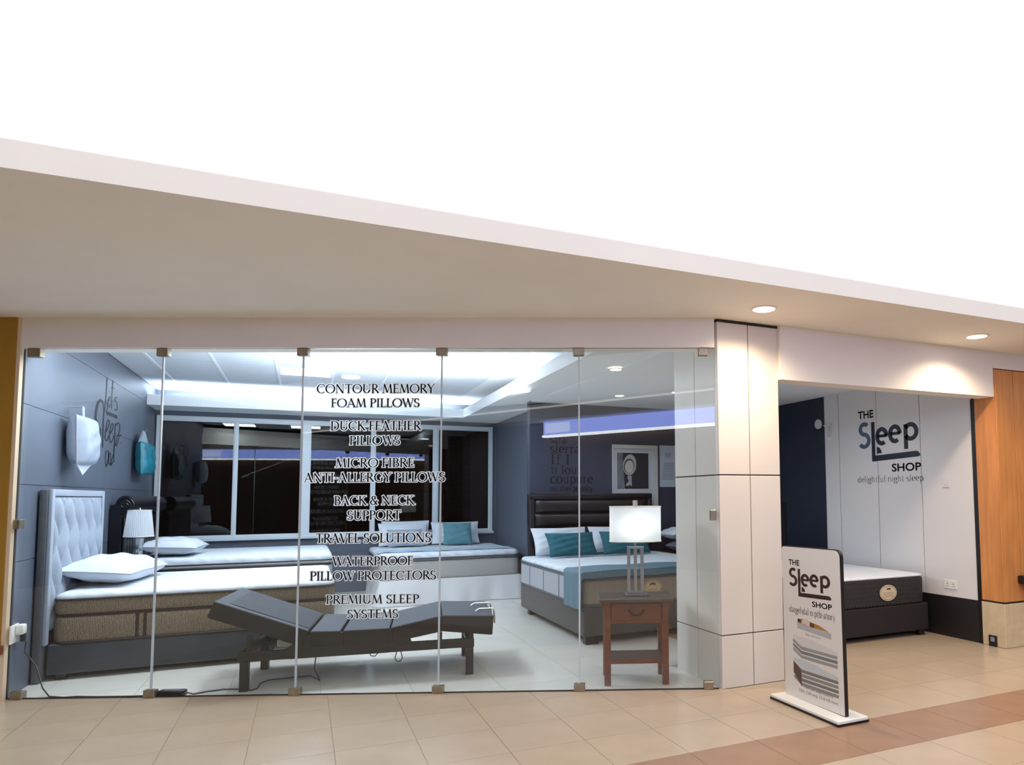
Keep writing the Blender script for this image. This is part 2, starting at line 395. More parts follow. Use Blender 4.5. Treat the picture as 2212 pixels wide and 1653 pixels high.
def bfont(s, bold=0.0):
    cu = bpy.data.curves.new('lettering_curve', 'FONT'); cu.body = s; cu.size = 1; cu.offset = bold
    cu.resolution_u = 4
    o = bpy.data.objects.new('lettering_curve', cu)
    me = bpy.data.meshes.new_from_object(o)
    vs = [(v.co.x, v.co.y) for v in me.vertices]; fs = [tuple(p.vertices) for p in me.polygons]
    bpy.data.objects.remove(o); bpy.data.curves.remove(cu); bpy.data.meshes.remove(me)
    xs = [v[0] for v in vs]; ys = [v[1] for v in vs]
    return vs, fs, min(xs), max(xs), min(ys), max(ys)
def put_text(mb, s, x0, x1, y0, y1, to3, bold=0.0):   # fitted into the rectangle
    vs, fs, a, b, c, d = bfont(s, bold)
    mb.add([to3(x0+(x-a)/(b-a)*(x1-x0), y0+(y-c)/(d-c)*(y1-y0), 0) for x, y in vs], fs)

# ================================================================== SETTING
ANG = R(23.5); GX, GY = 2.745, 4.285        # foot of the glass front at the white column; the front runs left and back from here
UX, UY = math.cos(ANG), -math.sin(ANG); NX, NY = math.sin(ANG), math.cos(ANG)
def fy(x): return GY-(x-GX)*math.tan(ANG)   # Y of the glass line at x
XW, YB, ZC, ZS = -1.85, 11.1, 2.89, 2.61    # left wall, back wall, tiled ceiling, lower soffit
XR = 5.78; YT = 8.35; ZM = 2.71             # logo wall, lettered wall, mall soffit

# floor: slab with grout colour, then the tiles one by one
fl = struct('floor', MB().box(-9, 12, -9, 12.5, -.12, -.004), M_GROUT, 'tiled floor of mall and shop')
def clip(poly, px, py, nx, ny):            # keep the side of the line the normal points to
    out = []
    for i in range(len(poly)):
        p, q = poly[i], poly[(i+1) % len(poly)]
        dp = (p[0]-px)*nx+(p[1]-py)*ny; dq = (q[0]-px)*nx+(q[1]-py)*ny
        if dp >= 0: out.append(p)
        if dp*dq < 0:
            t = dp/(dp-dq); out.append((p[0]+(q[0]-p[0])*t, p[1]+(q[1]-p[1])*t))
    return out
def lay(nm, m, x, y, d, cache, cuts):
    sq = [(x, y), (x+d, y), (x+d, y+d), (x, y+d)]; pg = sq
    for c in cuts: pg = clip(pg, *c)
    if len(pg) < 3: return
    ar = abs(sum(pg[i][0]*pg[(i+1) % len(pg)][1]-pg[(i+1) % len(pg)][0]*pg[i][1] for i in range(len(pg))))/2
    if ar < .004: return
    if ar > d*d*.999:
        if nm in cache: share(cache[nm], fl, (x, y, 0)); return
        cache[nm] = obj(nm, MB().box(0, d, 0, d, -.004, 0), m, fl, loc=(x, y, 0)); return
    obj(nm, MB().prism([(p[0]-x, p[1]-y) for p in pg], -.004, 0), m, fl, loc=(x, y, 0))
INS = (GX, GY, NX, NY); OUTS = (GX, GY, -NX, -NY); cache = {}
for i in range(-5, 5):                     # pale tiles inside, up to the glass line and the entrance
    for j in range(-1, 13):
        x = .749+.604*i; y = 4.441+.604*j
        if y > 11.1 or x < -2.4: continue
        lay('shop_tile', M_SHOPTILE, x, y, .601, cache, [INS, (3.31, 0, -1, 0), (2.768 if y < 4.9 else 9, 0, -1, 0)])
for i in range(-14, 5):                    # beige tiles of the walkway running in through the entrance
    for j in range(0, 12):
        x = 4.105+.4355*i; y = 3.315+.4355*j
        if x < -2.9: continue
        lay('mall_tile', M_MALLTILE, x, y, .4325, cache, [OUTS, (3.312, 0, -1, 0)])
        if x+.44 > 3.312: lay('mall_tile', M_MALLTILE, x, y, .4325, cache, [(3.312, 0, 1, 0)])
for i in range(-14, 5):
    for j in (-4, -3, -2, -1):
        x = 4.105+.4355*i; y = 3.315+.4355*j
        if x < -2.0: continue
        if j == -1: lay('border_tile', M_BORDER, x, y, .4325, cache, [])
        elif 1.2 < x < 5: lay('mall_tile', M_MALLTILE, x, y, .4325, cache, [])

# left wall of large slate panels
wl = struct('wall_left', MB().box(XW-.2, XW-.008, 6.33, YB+.2, 0, 3.0), M_JOINT, 'slate blue left wall of wide panels')
for z0, z1 in ((0, .95), (.954, 1.505), (1.509, 2.092), (2.096, 2.638), (2.642, 2.93)):
    for y0, y1 in ((6.30, 8.6), (8.602, YB)):
        obj('panel', MB().box(XW-.008, XW, y0, y1, z0, z1), M_WALLBLUE, wl)
# back wall with the window opening
WX0, WX1, WZ0, WZ1 = -1.80, 2.76, .83, 2.53
struct('wall_back', MB().box(XW-.2, 2.95, YB, YB+.2, 0, WZ0).box(XW-.2, 2.95, YB, YB+.2, WZ1, 3.0).box(XW-.2, WX0, YB, YB+.2, WZ0, WZ1).box(WX1, 2.95, YB, YB+.2, WZ0, WZ1), M_WALLBLUE, 'slate blue back wall around the wide window')
# return wall between the window bay and the lettered wall
struct('wall_return', MB().box(2.86, 3.0, YT+.121, YB, 0, 2.62), M_WALLBLUE, 'slate blue return wall beside the window')
struct('wall_lettered', MB().box(2.581, XR, YT, YT+.12, 0, 2.62), mat('deep_slate_paint', (54, 60, 78), .5, var=.05, scale=3), 'dark navy wall behind the leather headboard')
# right wall with the logo
wr = struct('wall_right', MB().box(XR, XR+.2, 4.47, YT, 0, 2.62), M_WALLDARK, 'navy and white panelled right wall with the logo')
for y0, y1 in ((4.50, 5.098), (5.106, 5.688), (5.696, 6.284), (6.292, 6.52)):
    obj('panel', MB().rbox(XR-.018, XR-.001, y0, y1, .392, 2.60, .002, 1), M_LPANEL, wr)
obj('edge_strip', MB().box(XR-.019, XR, 6.522, 6.53, .392, 2.6), M_ALU, wr)
struct('baseboard_right', MB().box(XR-.016, XR-.0005, 4.50, 6.52, .0, .388), mat('dark_skirting', (34, 30, 32), .45), 'tall black skirting under the white panels')
struct('door_1', MB().rbox(XR-.03, XR+.0, 4.445, 4.495, 0, 2.285, .004, 1), M_BLACK, 'dark door jamb at the shop entrance')

# ceilings
ce = struct('ceiling', MB().box(XW-.2, 2.62, 4.0, YB+.2, ZC+.02, ZC+.14), mat('ceiling_void', (96, 100, 106), .9), 'white suspended tile ceiling of the shop')
GXL = [-1.51+.602*k for k in range(0, 7)]; GYL = [8.60+.58*k for k in range(-8, 5)]
tile_c = obj('ceiling_tile', MB().box(.013, .589, .005, .575, 0, .012), M_CEIL, ce)
LIGHTS = [(2, 8.60), (2, 6.28), (0, 6.28)]  # the two nearer the glass are added, out of view
first = True
for i, x in enumerate(GXL):
    for y in GYL:
        if y+.3 < fy(x+.3)+.15 or y > 10.9: continue
        if x+.6 > 2.65: continue
        if any(abs(x-GXL[li]) < .01 and abs(y-ly) < .01 for li, ly in LIGHTS): continue
        if first: tile_c.location = (x, y, ZC); first = False
        else: share(tile_c, ce, (x, y, ZC))
for y in GYL:
    if y+.3 < fy(-1.6)+.15 or y > 10.9: continue
    obj('ceiling_tile', MB().box(XW+.01, GXL[0]-.013, y+.004, y+.576, ZC, ZC+.012), M_CEIL, ce)
obj('cove_ceiling_strip', MB().box(2.118, 2.60, fy(2.1)+.2, YB, ZC, ZC+.018), M_COVE, ce)
obj('cove_ceiling_strip', MB().box(XW+.01, 2.117, 10.925, YB, ZC, ZC+.018), M_COVE, ce)
for x in GXL:
    if x > 2.6: continue
    obj('grid_bar', MB().box(x-.013, x+.013, fy(x)+.2, YB, ZC-.006, ZC+.012), M_TBAR, ce)
# cove: lip along the back and the right, LED in the gap above it
struct('trim_1', MB().box(XW+.001, 2.19, 10.5, 10.53, ZS, 2.745).box(XW+.001, 2.19, 10.53, YB-.002, ZS, ZS+.02), M_COVE, 'white cove box along the back wall')
struct('trim_2', MB().box(2.19, 2.22, 4.56, YB-.002, ZS, 2.745).prism([(2.22, 4.55), (2.72, 4.33), (2.72, 5.0), (2.578, YT), (2.578, YT+.12), (2.858, YT+.13), (2.858, YB-.002), (2.22, YB-.002)], ZS, ZS+.02), M_COVE, 'white cove box above the glass right half')
struct('trim_3', MB().box(2.585, 2.605, 4.6, YB-.002, ZS+.02, ZC+.02), M_COVE, 'white upstand behind the side cove light')
struct('ceiling_soffit', MB().prism([(2.72, 4.95), (3.33, 4.4), (XR+.1, 4.4), (XR+.1, YT+.1), (2.60, YT+.0), (2.72, 5.0)], ZS-.01, ZS+.09), M_COVE, 'plain white soffit over the entrance bay')
# mall soffit with its lit upstand
struct('ceiling_mall', MB().prism([(-9, 3.43), (12, 3.43), (12, 4.36), (3.4, 4.36), (2.9, 4.30), (GX, GY+.02), (XW-.1, fy(XW-.1)+.02), (-9, fy(-9)+.02)], ZM, 2.83), M_PLASTER, 'white plaster mall soffit over the shop front')
M_LUM = emit_mat('glowing_ceiling', (1.0, .985, .96), 1.5)  # glow put into a white ceiling in place of its lamps
struct('ceiling_atrium', MB().box(-9, 12, -3.6, 9, 3.4, 3.45), M_LUM, 'white upper mall ceiling with glow added to light the mall')

# header over the glass, header over the entrance
hd = MB().box(-5.2, .0, -.03, .14, 2.49, ZM+.001)
o = struct('wall_header', hd, M_PLASTER, 'plaster header above the glass front'); o.location = (GX, GY, 0); o.rotation_euler = (0, 0, -ANG)
struct('wall_entrance', MB().box(3.318, 5.745, 4.235, 4.40, 2.285, ZM), M_PLASTER, 'deep white header over the shop entrance')
struct('wall_bulkhead', MB().box(5.745, 9.0, 4.225, 4.40, 2.55, ZM), M_PLASTER, 'plaster band above the wood cladding')

# left pillar
pl = thing('pillar', 'ochre painted pillar at the left end of the glass', 'pillar', (GX-5.045*UX, GY-5.045*UY, 0), -ANG)
obj('shaft', MB().box(-.9, .0, -.045, -.004, .38, ZM), M_OCHRE, pl)
obj('edge_strip', MB().box(.0005, .027, -.035, -.004, .0, ZM), mat('cream_edge', (226, 206, 176), .6), pl)
obj('dado_trim', MB().rbox(-.9, .03, -.07, -.0455, .32, .385, .008), mat('brown_dado', (120, 62, 34), .4), pl)
obj('plinth', MB().box(-.9, .0, -.045, -.004, 0, .38), mat('pale_plinth', (226, 216, 206), .6), pl)

struct('wall_mall', MB().box(-6, -.901, .05, .25, 0, ZM), M_PLASTER, 'plain mall wall running on behind the ochre pillar', None)
o = bpy.data.objects['wall_mall']; o.location = pl.location; o.rotation_euler = (0, 0, -ANG)
# white column of panels
co = thing('column', 'white panelled column between glass and entrance', 'column', (2.765, 4.27, 0))
obj('core', MB().box(.012, .54, .012, .66, 0, 2.70), M_JOINT, co)
for z0, z1 in ((0, .373), (.381, 1.54), (1.549, 2.69)):
    for x0, x1 in ((0, .272), (.279, .552)): obj('panel', MB().rbox(x0, x1, 0, .013, z0, z1, .002, 1), M_WPANEL, co)
    for y0, y1 in ((.0135, .335), (.342, .66)): obj('panel', MB().rbox(0, .013, y0, y1, z0, z1, .002, 1), M_WPANEL, co)
    obj('panel', MB().rbox(.539, .552, .0135, .66, z0, z1, .002, 1), M_WPANEL, co)
obj('cap_strip', MB().box(-.004, .556, -.004, .5, 2.691, 2.708), M_BLACK, co)

# wood clad pier on the far right
wc = thing('pier', 'honey wood clad pier on a stone plinth, far right', 'pier', (5.745, 4.22, 0))
obj('core', MB().box(.012, 3.2, .012, .22, .4, 2.548), M_BLACK, wc)
for k in range(8):
    obj('wood_panel', MB().rbox(.002+.25*k, .246+.25*k, 0, .012, .412, 2.54, .002, 1), M_WOOD, wc)
obj('wood_panel', MB().rbox(.0, .012, .013, .225, .412, 2.54, .002, 1), M_WOOD, wc)
obj('shadow_gap', MB().box(.004, 3.2, .004, .22, .395, .412), M_BROWNTRIM, wc)
obj('plinth', MB().rbox(0, 3.2, 0, .235, 0, .395, .006, 1), M_PLINTH, wc)
so = thing('floor_socket', 'small black floor socket plate beside the stone plinth', 'socket', (5.745, 4.34, 0))
obj('plate', MB().rbox(-.014, -.001, -.035, .045, .002, .1, .003, 1), M_BLACK, so)
obj('insert', MB().rbox(-.018, -.013, -.018, .022, .045, .085, .002, 1), M_SILVER, so)
ab = thing('wall_ashtray', 'black topped steel wall bin on the wood pier', 'bin', (6.02, 4.218, .49))
obj('lid', MB().rbox(-.085, .16, -.11, -.001, .08, .155, .008), M_BLKPL, ab)
obj('body', MB().lathe([(.045, 0), (.05, .01), (.05, .08)], 20, c=(.03, -.055)), M_STEEL, ab, True)

# ------------------------------------------------------------------ frameless glass front: five panes with clamps
PW = 1.0075; M_BEAD = mat('silicone_bead', (196, 206, 214), .3)
def clamp(parent, x0, x1, z0, z1):
    return obj('clamp', MB().rbox(x0, x1, -.018, .030, z0, z1, .003, 1), M_STEEL, parent)
for k in range(5):
    root = thing('window_%d' % (k+1), 'frameless glass shopfront pane %s' % ['beside the ochre pillar', 'in front of the taupe mattress bed', 'carrying most of the black lettering', 'in front of the skirted bed', 'beside the white column'][k], None, (GX, GY, 0), -ANG, kind='structure')
    s0 = -5.035+PW*k+.002; s1 = s0+PW-.004
    m = MB()
    m.add([(s0,0,.006),(s1,0,.006),(s1,0,2.488),(s0,0,2.488),(s0,.012,.006),(s1,.012,.006),(s1,.012,2.488),(s0,.012,2.488)], [(0,1,2,3),(7,6,5,4)], 0)
    m.add([(s0,0,.006),(s1,0,.006),(s1,0,2.488),(s0,0,2.488),(s0,.012,.006),(s1,.012,.006),(s1,.012,2.488),(s0,.012,2.488)], [(0,3,7,4),(1,5,6,2),(0,4,5,1),(3,2,6,7)], 1)
    obj('pane', m, [M_GLASS, M_GEDGE], root)
    if k == 0:
        clamp(root, -4.985, -4.893, 2.425, 2.488); clamp(root, -5.034, -4.975, 1.19, 1.255); clamp(root, -4.985, -4.9, .0, .055)
    if k == 4:
        clamp(root, -.118, -.046, 2.432, 2.488); clamp(root, -.048, -.004, 1.212, 1.287); clamp(root, -.112, -.043, .0, .057)
    if k < 4:
        clamp(root, s1-.039, s1+.041, 2.432, 2.488); clamp(root, s1-.039, s1+.041, .0, .053)
    if k < 4: obj('joint_bead', MB().box(s1-.0035, s1+.0075, -.0008, .0128, .054, 2.43), M_BEAD, root)
    obj('sill_line', MB().box(s0, s1, -.004, .016, .0005, .006), M_JOINT, root)

# ------------------------------------------------------------------ back window
wn = thing('window_6', 'wide white aluminium sliding window, dark outside', None, (0, YB, 0), 0, kind='structure')
obj('window_frame', MB().box(WX0-.03, WX1+.03, -.03, .10, WZ1-.04, WZ1+.01).box(WX0-.03, WX1+.03, -.03, .10, WZ0-.01, WZ0+.04).box(WX0-.03, WX0+.02, -.03, .10, WZ0+.04, WZ1-.04).box(WX1-.02, WX1+.03, -.03, .10, WZ0+.04, WZ1-.04), M_ALU, wn)
obj('window_sill', MB().rbox(WX0-.05, WX1+.05, -.055, -.031, WZ0-.02, WZ0+.02, .004), M_ALU, wn)
MUL = ((-.903, -.866, 0), (-.045, .072, 0), (.925, .975, .01), (1.85, 1.92, .0))
for x0, x1, dy in MUL:
    obj('mullion', MB().rbox(x0, x1, -.02+dy, .05+dy, WZ0+.04, WZ1-.04, .004), M_ALU, wn)
E_ = [WX0+.02]+[v for m_ in MUL for v in m_[:2]]+[WX1-.02]
for x0, x1 in zip(E_[0::2], E_[1::2]):
    obj('sash', MB().box(x0, x0+.012, -.008, .03, WZ0+.04, WZ1-.04).box(x1-.012, x1, -.008, .03, WZ0+.04, WZ1-.04).box(x0+.012, x1-.012, -.008, .03, WZ0+.04, WZ0+.06).box(x0+.012, x1-.012, -.008, .03, WZ1-.06, WZ1-.04), M_ALU, wn)
    obj('pane', MB().box(x0+.012, x1-.012, .010, .016, WZ0+.06, WZ1-.06), M_NGLASS, wn)
sh = thing('roller_shutter', 'dark slatted roller shutter outside the right window panes', 'shutter', (0, YB+.32, 0))
M_SLAT = mat('dark_shutter_slat', (58, 58, 66), .45, .3)
for k in range(26):
    z = .80+.068*k
    obj('slat', MB().add([(.2, 0, z), (2.5, 0, z), (2.5, -.028, z+.034), (.2, -.028, z+.034), (.2, 0, z+.066), (2.5, 0, z+.066), (2.5, .006, z+.033), (.2, .006, z+.033)], [(0,1,2,3),(3,2,5,4),(4,5,6,7),(7,6,1,0),(0,3,4,7),(1,6,5,2)]), M_SLAT, sh)
obj('guide_rail', MB().box(2.5, 2.9, -.02, .03, .0005, 2.7), mat('dark_guide', (66, 62, 58), .6), sh)
struct('wall_outside', MB().box(-3, 4, YB+1.4, YB+1.5, 0, 3.2), mat('reflection_brown', (62, 44, 34), .6), 'dark brown wall added outside the window to stand for a reflection')  # added wall; its brown imitates mall wood reflected in the panes

# ------------------------------------------------------------------ opposite side of the mall (seen mirrored in the glass)
ox = math.atan2(.956, 4.07)
op = struct('wall_opposite', MB().box(-9, 14, -.35, -.12, 0, 3.4), mat('opposite_wood', (84, 54, 36), .5, var=.2, scale=3, stretch=(6, 1, .6)), 'brown wood shop wall across the mall'); op.location = (-3.22, -3.98, 0); op.rotation_euler = (0, 0, ox)
op2 = struct('trim_4', MB().box(-9, 14, -.12, .45, 3.03, 3.26).box(-9, 14, -.12, .2, 3.26, 3.40), M_PLASTER, 'white bulkhead above the blue sign band'); op2.location = (-3.22, -3.98, 0); op2.rotation_euler = (0, 0, ox)
obj('led_strip', MB().box(-9, 14, .36, .44, 3.262, 3.30), emit_mat('led_strip_light', (1, .93, .85), 4), op2)
bs = thing('illuminated_sign', 'long blue illuminated sign band mirrored in the right glass pane', 'sign', (-3.22, -3.98, 0), ox)
obj('light_box', MB().box(0, 9.5, -.118, .0, 2.735, 3.029), emit_mat('blue_sign_light', (.30, .38, .95), 10), bs)
obj('bottom_strip', MB().box(-.02, 9.5, -.118, .02, 2.69, 2.734), emit_mat('white_strip_light', (.9, .95, 1), 12.0), bs)
obj('sign_plate', MB().box(.06, .75, .001, .01, 2.78, 2.99), emit_mat('pale_sign_light', (.55, .62, 1), 10), bs)

# ------------------------------------------------------------------ light fittings
def downlight(x, y, z, r, label, group, strength, col):
    t = thing('downlight', label, 'ceiling light', (x, y, z), 0, group)
    obj('trim_ring', MB().lathe([(r*1.18, 0), (r*1.16, -.006), (r*1.0, -.008), (r*.97, -.002), (r*.97, 0)], 28, cap=False), M_WHPL, t, True)
    obj('lens', MB().lathe([(r*.97, -.001), (r*.97, -.003)], 28), emit_mat('downlight_lens', col, strength) if 'downlight_lens' not in MATS else MATS['downlight_lens'], t)
for (x, y), lb in zip(MALL_SPOTS, ('bright round downlight above the white column', 'bright round downlight above the entrance header')):
    downlight(x, y, ZM, .078, lb, 'mall downlights', 12, (1, .93, .8))
for (x, y), lb in zip(SOFFIT_SPOTS, ('round downlight in the shop soffit above the leather bed foot', 'added soffit downlight lighting the leather bed', 'added soffit downlight nearest the lettered wall', 'added soffit downlight brightening the logo wall')):  # the last three fittings are added for their light
    downlight(x, y, ZS-.0105, .055, lb, 'shop soffit downlights', 12, (1, 1, 1))
M_PANEL = emit_mat('panel_diffuser', (.95, .98, 1), 9)
for (i, y), lb in zip(LIGHTS, ('bright square recessed ceiling panel light', 'added unseen panel light near the glass', 'added unseen panel light near the ochre pillar end')):
    t = thing('panel_light', lb, 'ceiling light', (GXL[i], y, ZC), 0, 'recessed panel lights')
    obj('frame', MB().box(.013, .589, .004, .02, -.004, .01).box(.013, .589, .56, .576, -.004, .01).box(.013, .03, .02, .56, -.004, .01).box(.572, .589, .02, .56, -.004, .01), M_TBAR, t)
    obj('diffuser', MB().box(.03, .572, .02, .56, .0, .008), M_PANEL, t)
t = thing('ceiling_disc_light', 'round surface light on the ceiling tiles beside the panel light', 'ceiling light', (.49, 9.0, ZC))
obj('rim', MB().lathe([(.112, 0), (.112, -.012), (.1, -.016)], 28), M_WHPL, t, True)
obj('lens', MB().lathe([(.098, -.0165), (.098, -.019)], 28), M_PANEL, t)

# ================================================================== LETTERING ON THE GLASS
LINES = [("CONTOUR MEMORY",-2.917,-2.063,2.158,2.224),("FOAM PILLOWS",-2.812,-2.169,2.054,2.117),("DUCK FEATHER",-2.812,-2.159,1.885,1.952),("PILLOWS",-2.673,-2.307,1.779,1.843),("MICRO FIBRE",-2.769,-2.204,1.615,1.681),("ANTI-ALLERGY PILLOWS",-2.992,-1.980,1.509,1.575),("BACK & NECK",-2.774,-2.200,1.343,1.407),("SUPPORT",-2.679,-2.295,1.235,1.302),("TRAVEL SOLUTIONS",-2.898,-2.075,1.071,1.138),("WATERPROOF",-2.776,-2.202,0.908,0.971),("PILLOW PROTECTORS",-2.934,-2.035,0.804,0.867),("PREMIUM SLEEP",-2.817,-2.156,0.637,0.698),("SYSTEMS",-2.664,-2.301,0.534,0.594)]
for grp in ((0, 1), (2, 3), (4, 5), (6, 7), (8,), (9, 10), (11, 12)):
    words = ' '.join(LINES[i][0] for i in grp)
    z0 = LINES[grp[-1]][3]
    t = thing('window_lettering', 'black serif lettering with white outline on the glass reading %s' % words, 'lettering', (GX, GY, z0), -ANG, 'lettering on the glass')
    for i in grp:
        s, a, b, c, d = LINES[i]; st, wd = text_strokes(s)
        kx = (b-a)/wd; ky = d-c
        mb = MB(); put_strokes(mb, st, lambda x, y, e: (a+x*kx, -.0012-e, c-z0+y*ky), .098, ky/kx)
        ol = obj('outline', mb, M_VINYLW, t); ol['kind'] = 'stuff'
        x_ = 0
        for ch in s:
            g, adv = GL[ch]
            if g:
                mb = MB(); put_strokes(mb, [([(px+x_, py) for px, py in pts], w_) for pts, w_ in g], lambda x, y, e: (a+x*kx, -.0024-e, c-z0+y*ky), .005, ky/kx)
                obj('letter', mb, M_VINYLK, t)
            x_ += adv+.03

# ================================================================== WALL LETTERING
LETS = [(0.012,[(8.535,2.637),(8.534,2.594),(8.527,2.477),(8.512,2.367),(8.481,2.264)]),(0.01,[(8.57,2.386),(8.595,2.334),(8.553,2.292)]),(0.008,[(8.6,2.404),(8.673,2.439),(8.689,2.463),(8.642,2.453),(8.61,2.409),(8.631,2.353),(8.673,2.358),(8.716,2.389)]),(0.009,[(8.775,2.653),(8.767,2.563),(8.75,2.457),(8.764,2.346)]),(0.008,[(8.695,2.563),(8.795,2.572),(8.875,2.575)]),(0.008,[(8.846,2.447),(8.859,2.426)]),(0.012,[(8.984,2.492),(8.905,2.486),(8.887,2.452),(8.975,2.433),(9.0,2.383),(8.947,2.349),(8.873,2.359)]),(0.04,[(8.555,2.279),(8.757,2.284),(9.011,2.284)]),(0.026,[(8.425,2.358),(8.342,2.381),(8.261,2.359),(8.197,2.286),(8.176,2.188),(8.268,2.129),(8.358,2.082),(8.339,2.01),(8.246,1.963),(8.18,1.97),(8.181,2.024),(8.205,2.054)]),(0.016,[(8.425,2.356),(8.468,2.276),(8.458,2.161),(8.48,1.919)]),(0.016,[(8.579,2.087),(8.671,2.154),(8.689,2.212),(8.615,2.199),(8.569,2.101),(8.556,2.013),(8.635,2.005),(8.733,2.086)]),(0.015,[(8.735,2.079),(8.84,2.14),(8.852,2.192),(8.775,2.178),(8.725,2.085),(8.741,2.006),(8.82,2.003),(8.916,2.079)]),(0.016,[(8.941,2.213),(8.942,2.104),(8.938,1.953),(8.95,1.796)]),(0.014,[(8.947,2.18),(9.067,2.228),(9.141,2.199),(9.113,2.111),(9.026,2.072),(9.107,2.088),(9.228,2.109)]),(0.012,[(9.029,2.058),(8.995,1.972),(9.075,2.009),(9.126,2.074)]),(0.018,[(9.207,2.025),(9.234,2.02)]),(0.012,[(8.724,1.891),(8.658,1.898),(8.604,1.859),(8.619,1.773),(8.653,1.735),(8.717,1.814),(8.733,1.888),(8.742,1.772),(8.788,1.767)]),(0.011,[(8.802,1.885),(8.826,1.798),(8.795,1.763)]),(0.012,[(8.933,1.893),(8.862,1.807),(8.826,1.75),(8.901,1.787),(8.95,1.796)])]
def smooth_pts(p, n=5):
    if len(p) < 3: return p
    out = []
    for i in range(len(p)-1):
        p0, p1, p2, p3 = p[max(i-1, 0)], p[i], p[i+1], p[min(i+2, len(p)-1)]
        for k in range(n):
            t = k/n
            out.append(tuple(.5*((2*p1[j])+(-p0[j]+p2[j])*t+(2*p0[j]-5*p1[j]+4*p2[j]-p3[j])*t*t+(-p0[j]+3*p1[j]-3*p2[j]+p3[j])*t**3) for j in (0, 1)))
    return out+[p[-1]]
mb = MB(); K = 3.2     # script letters are stretched along the wall, so the brush is an upright ellipse
for k, (w_, pts) in enumerate(LETS):
    ps = smooth_pts([(y/K, z) for y, z in pts])
    L, Rr = ribbon(ps, w_*.95); n = len(L)
    mb.add([(0, y*K, z) for y, z in L]+[(0, y*K, z) for y, z in Rr], [(n+i, n+i+1, i+1, i) for i in range(n-1)])
    mb.v[-2*n:] = [(XW+.0015+k*3e-5, p[1], p[2]) for p in mb.v[-2*n:]]
tag(obj('wall_lettering', mb, mat('wall_ink', (26, 30, 40), .6)), 'black script wall lettering reading Let\'s Sleep between the hanging pillows', 'lettering')

M_INK2 = mat('black_wall_ink', (9, 10, 14), .5)
QL = [("sara",2.849,3.067,2.083,2.19),("sierra",2.849,3.26,1.955,2.08),("If I",2.854,3.121,1.809,1.938),("ti lour",2.854,3.28,1.691,1.80),("coupure",2.85,3.444,1.564,1.695),("ren sfnes pescolny",2.85,3.438,1.464,1.54)]
mb = MB()
for s, a, b, c, d in QL:
    st, wd = text_strokes(s); kx = (b-a)/wd; ky = (d-c)
    put_strokes(mb, st, lambda x, y, e: (a+x*kx, YT-.0015-e, c+y*ky), .012, ky/kx)
tag(obj('wall_lettering', mb, M_INK2), 'tall block of dark serif words on the navy wall above the headboard', 'lettering')

# logo on the right wall
XL = XR-.0195
def wl3(y, z, e=0): return (XL-e, y, z)
lg = thing('wall_logo', 'large dark logo lettering with silver first letter on the white wall panels', 'sign', (0, 0, 0))
M_LOGO = mat('navy_logo_vinyl', (26, 32, 46), .35)
def logo(parent, to3, m_main, m_dark, prefix_s_mat=None):
    """logo drawn in a box 1 wide (x to the right) and 1 high (z up)"""
    mb = MB(); put_text(mb, 'THE', .0, .27, .868, .985, to3, .02); obj('word', mb, m_dark, parent)
    SW = .062
    mb = MB(); put_strokes(mb, [(arc(.105, .705, .072, .078, 40, 250, 12)+arc(.095, .535, .085, .092, 75, -145, 14), SW)], to3); obj('letter', mb, prefix_s_mat or m_main, parent)
    for cx_, cz_ in ((.40, .575), (.615, .59)):
        mb = MB(); put_strokes(mb, [([(cx_-.07, cz_+.005), (cx_+.085, cz_+.005)], .045), (arc(cx_, cz_, .078, .105, 0, 305, 22), SW)], to3); obj('letter', mb, m_main, parent)
    mb = MB(); put_strokes(mb, [([(.785, .36), (.785, .71)], SW), (arc(.86, .60, .088, .10, 150, -150, 20), SW)], to3); obj('letter', mb, m_main, parent)
    mb = MB()
    mb.add([to3(x, z, 0) for x, z in ((.225, .215), (.285, .215), (.285, .80), (.225, .80))], [(0, 1, 2, 3)])
    bedp = [(.285, .215), (.97, .245), (.995, .26), (.99, .285), (.965, .315), (.93, .325), (.285, .30)]
    mb.add([to3(x, z, 0) for x, z in bedp], [tuple(range(len(bedp)))])
    obj('bed_shaped_letter', mb, m_main, parent)
    mb = MB(); pp = [(.31, .325), (.395, .33), (.385, .37), (.36, .41), (.31, .43)]
    mb.add([to3(x, z, 0) for x, z in pp], [tuple(range(len(pp)))]); obj('pillow_mark', mb, m_main, parent)
    mb = MB(); put_text(mb, 'SHOP', .55, 1.0, .05, .165, to3, .02); obj('word', mb, m_dark, parent)
Y0L, Y1L, Z0L, Z1L = 5.965, 5.10, 1.60, 2.355
logo(lg, lambda x, z, e: (XL, Y0L+(Y1L-Y0L)*x, Z0L+(Z1L-Z0L)*z), M_LOGO, M_VINYLK, mat('silver_blue_vinyl', (92, 112, 134), .25, .3))
mb = MB(); st, wd = text_strokes('delightful night sleep')
put_strokes(mb, st, lambda x, y, e: (XL-e, 6.0+(5.075-6.0)*x/wd, 1.53+y*.072), -.012, 1)
obj('tagline', mb, mat('grey_ink', (62, 66, 76), .5), lg)
sw = thing('light_switch', 'white light switch plate on the logo wall', 'switch', (XR-.018, 4.8, 1.5))
obj('plate', MB().rbox(-.009, -.001, -.042, .042, -.042, .042, .003), mat('switch_plastic', (222, 220, 220), .4), sw); obj('rocker', MB().rbox(-.013, -.008, -.012, .012, -.018, .018, .002), mat('switch_plastic', (222, 220, 220), .4), sw)
sk = thing('wall_socket', 'white double wall socket above the black skirting', 'socket', (XR-.018, 4.793, .51))
obj('plate', MB().rbox(-.010, -.001, -.075, .075, -.043, .043, .003), M_WHPL, sk)
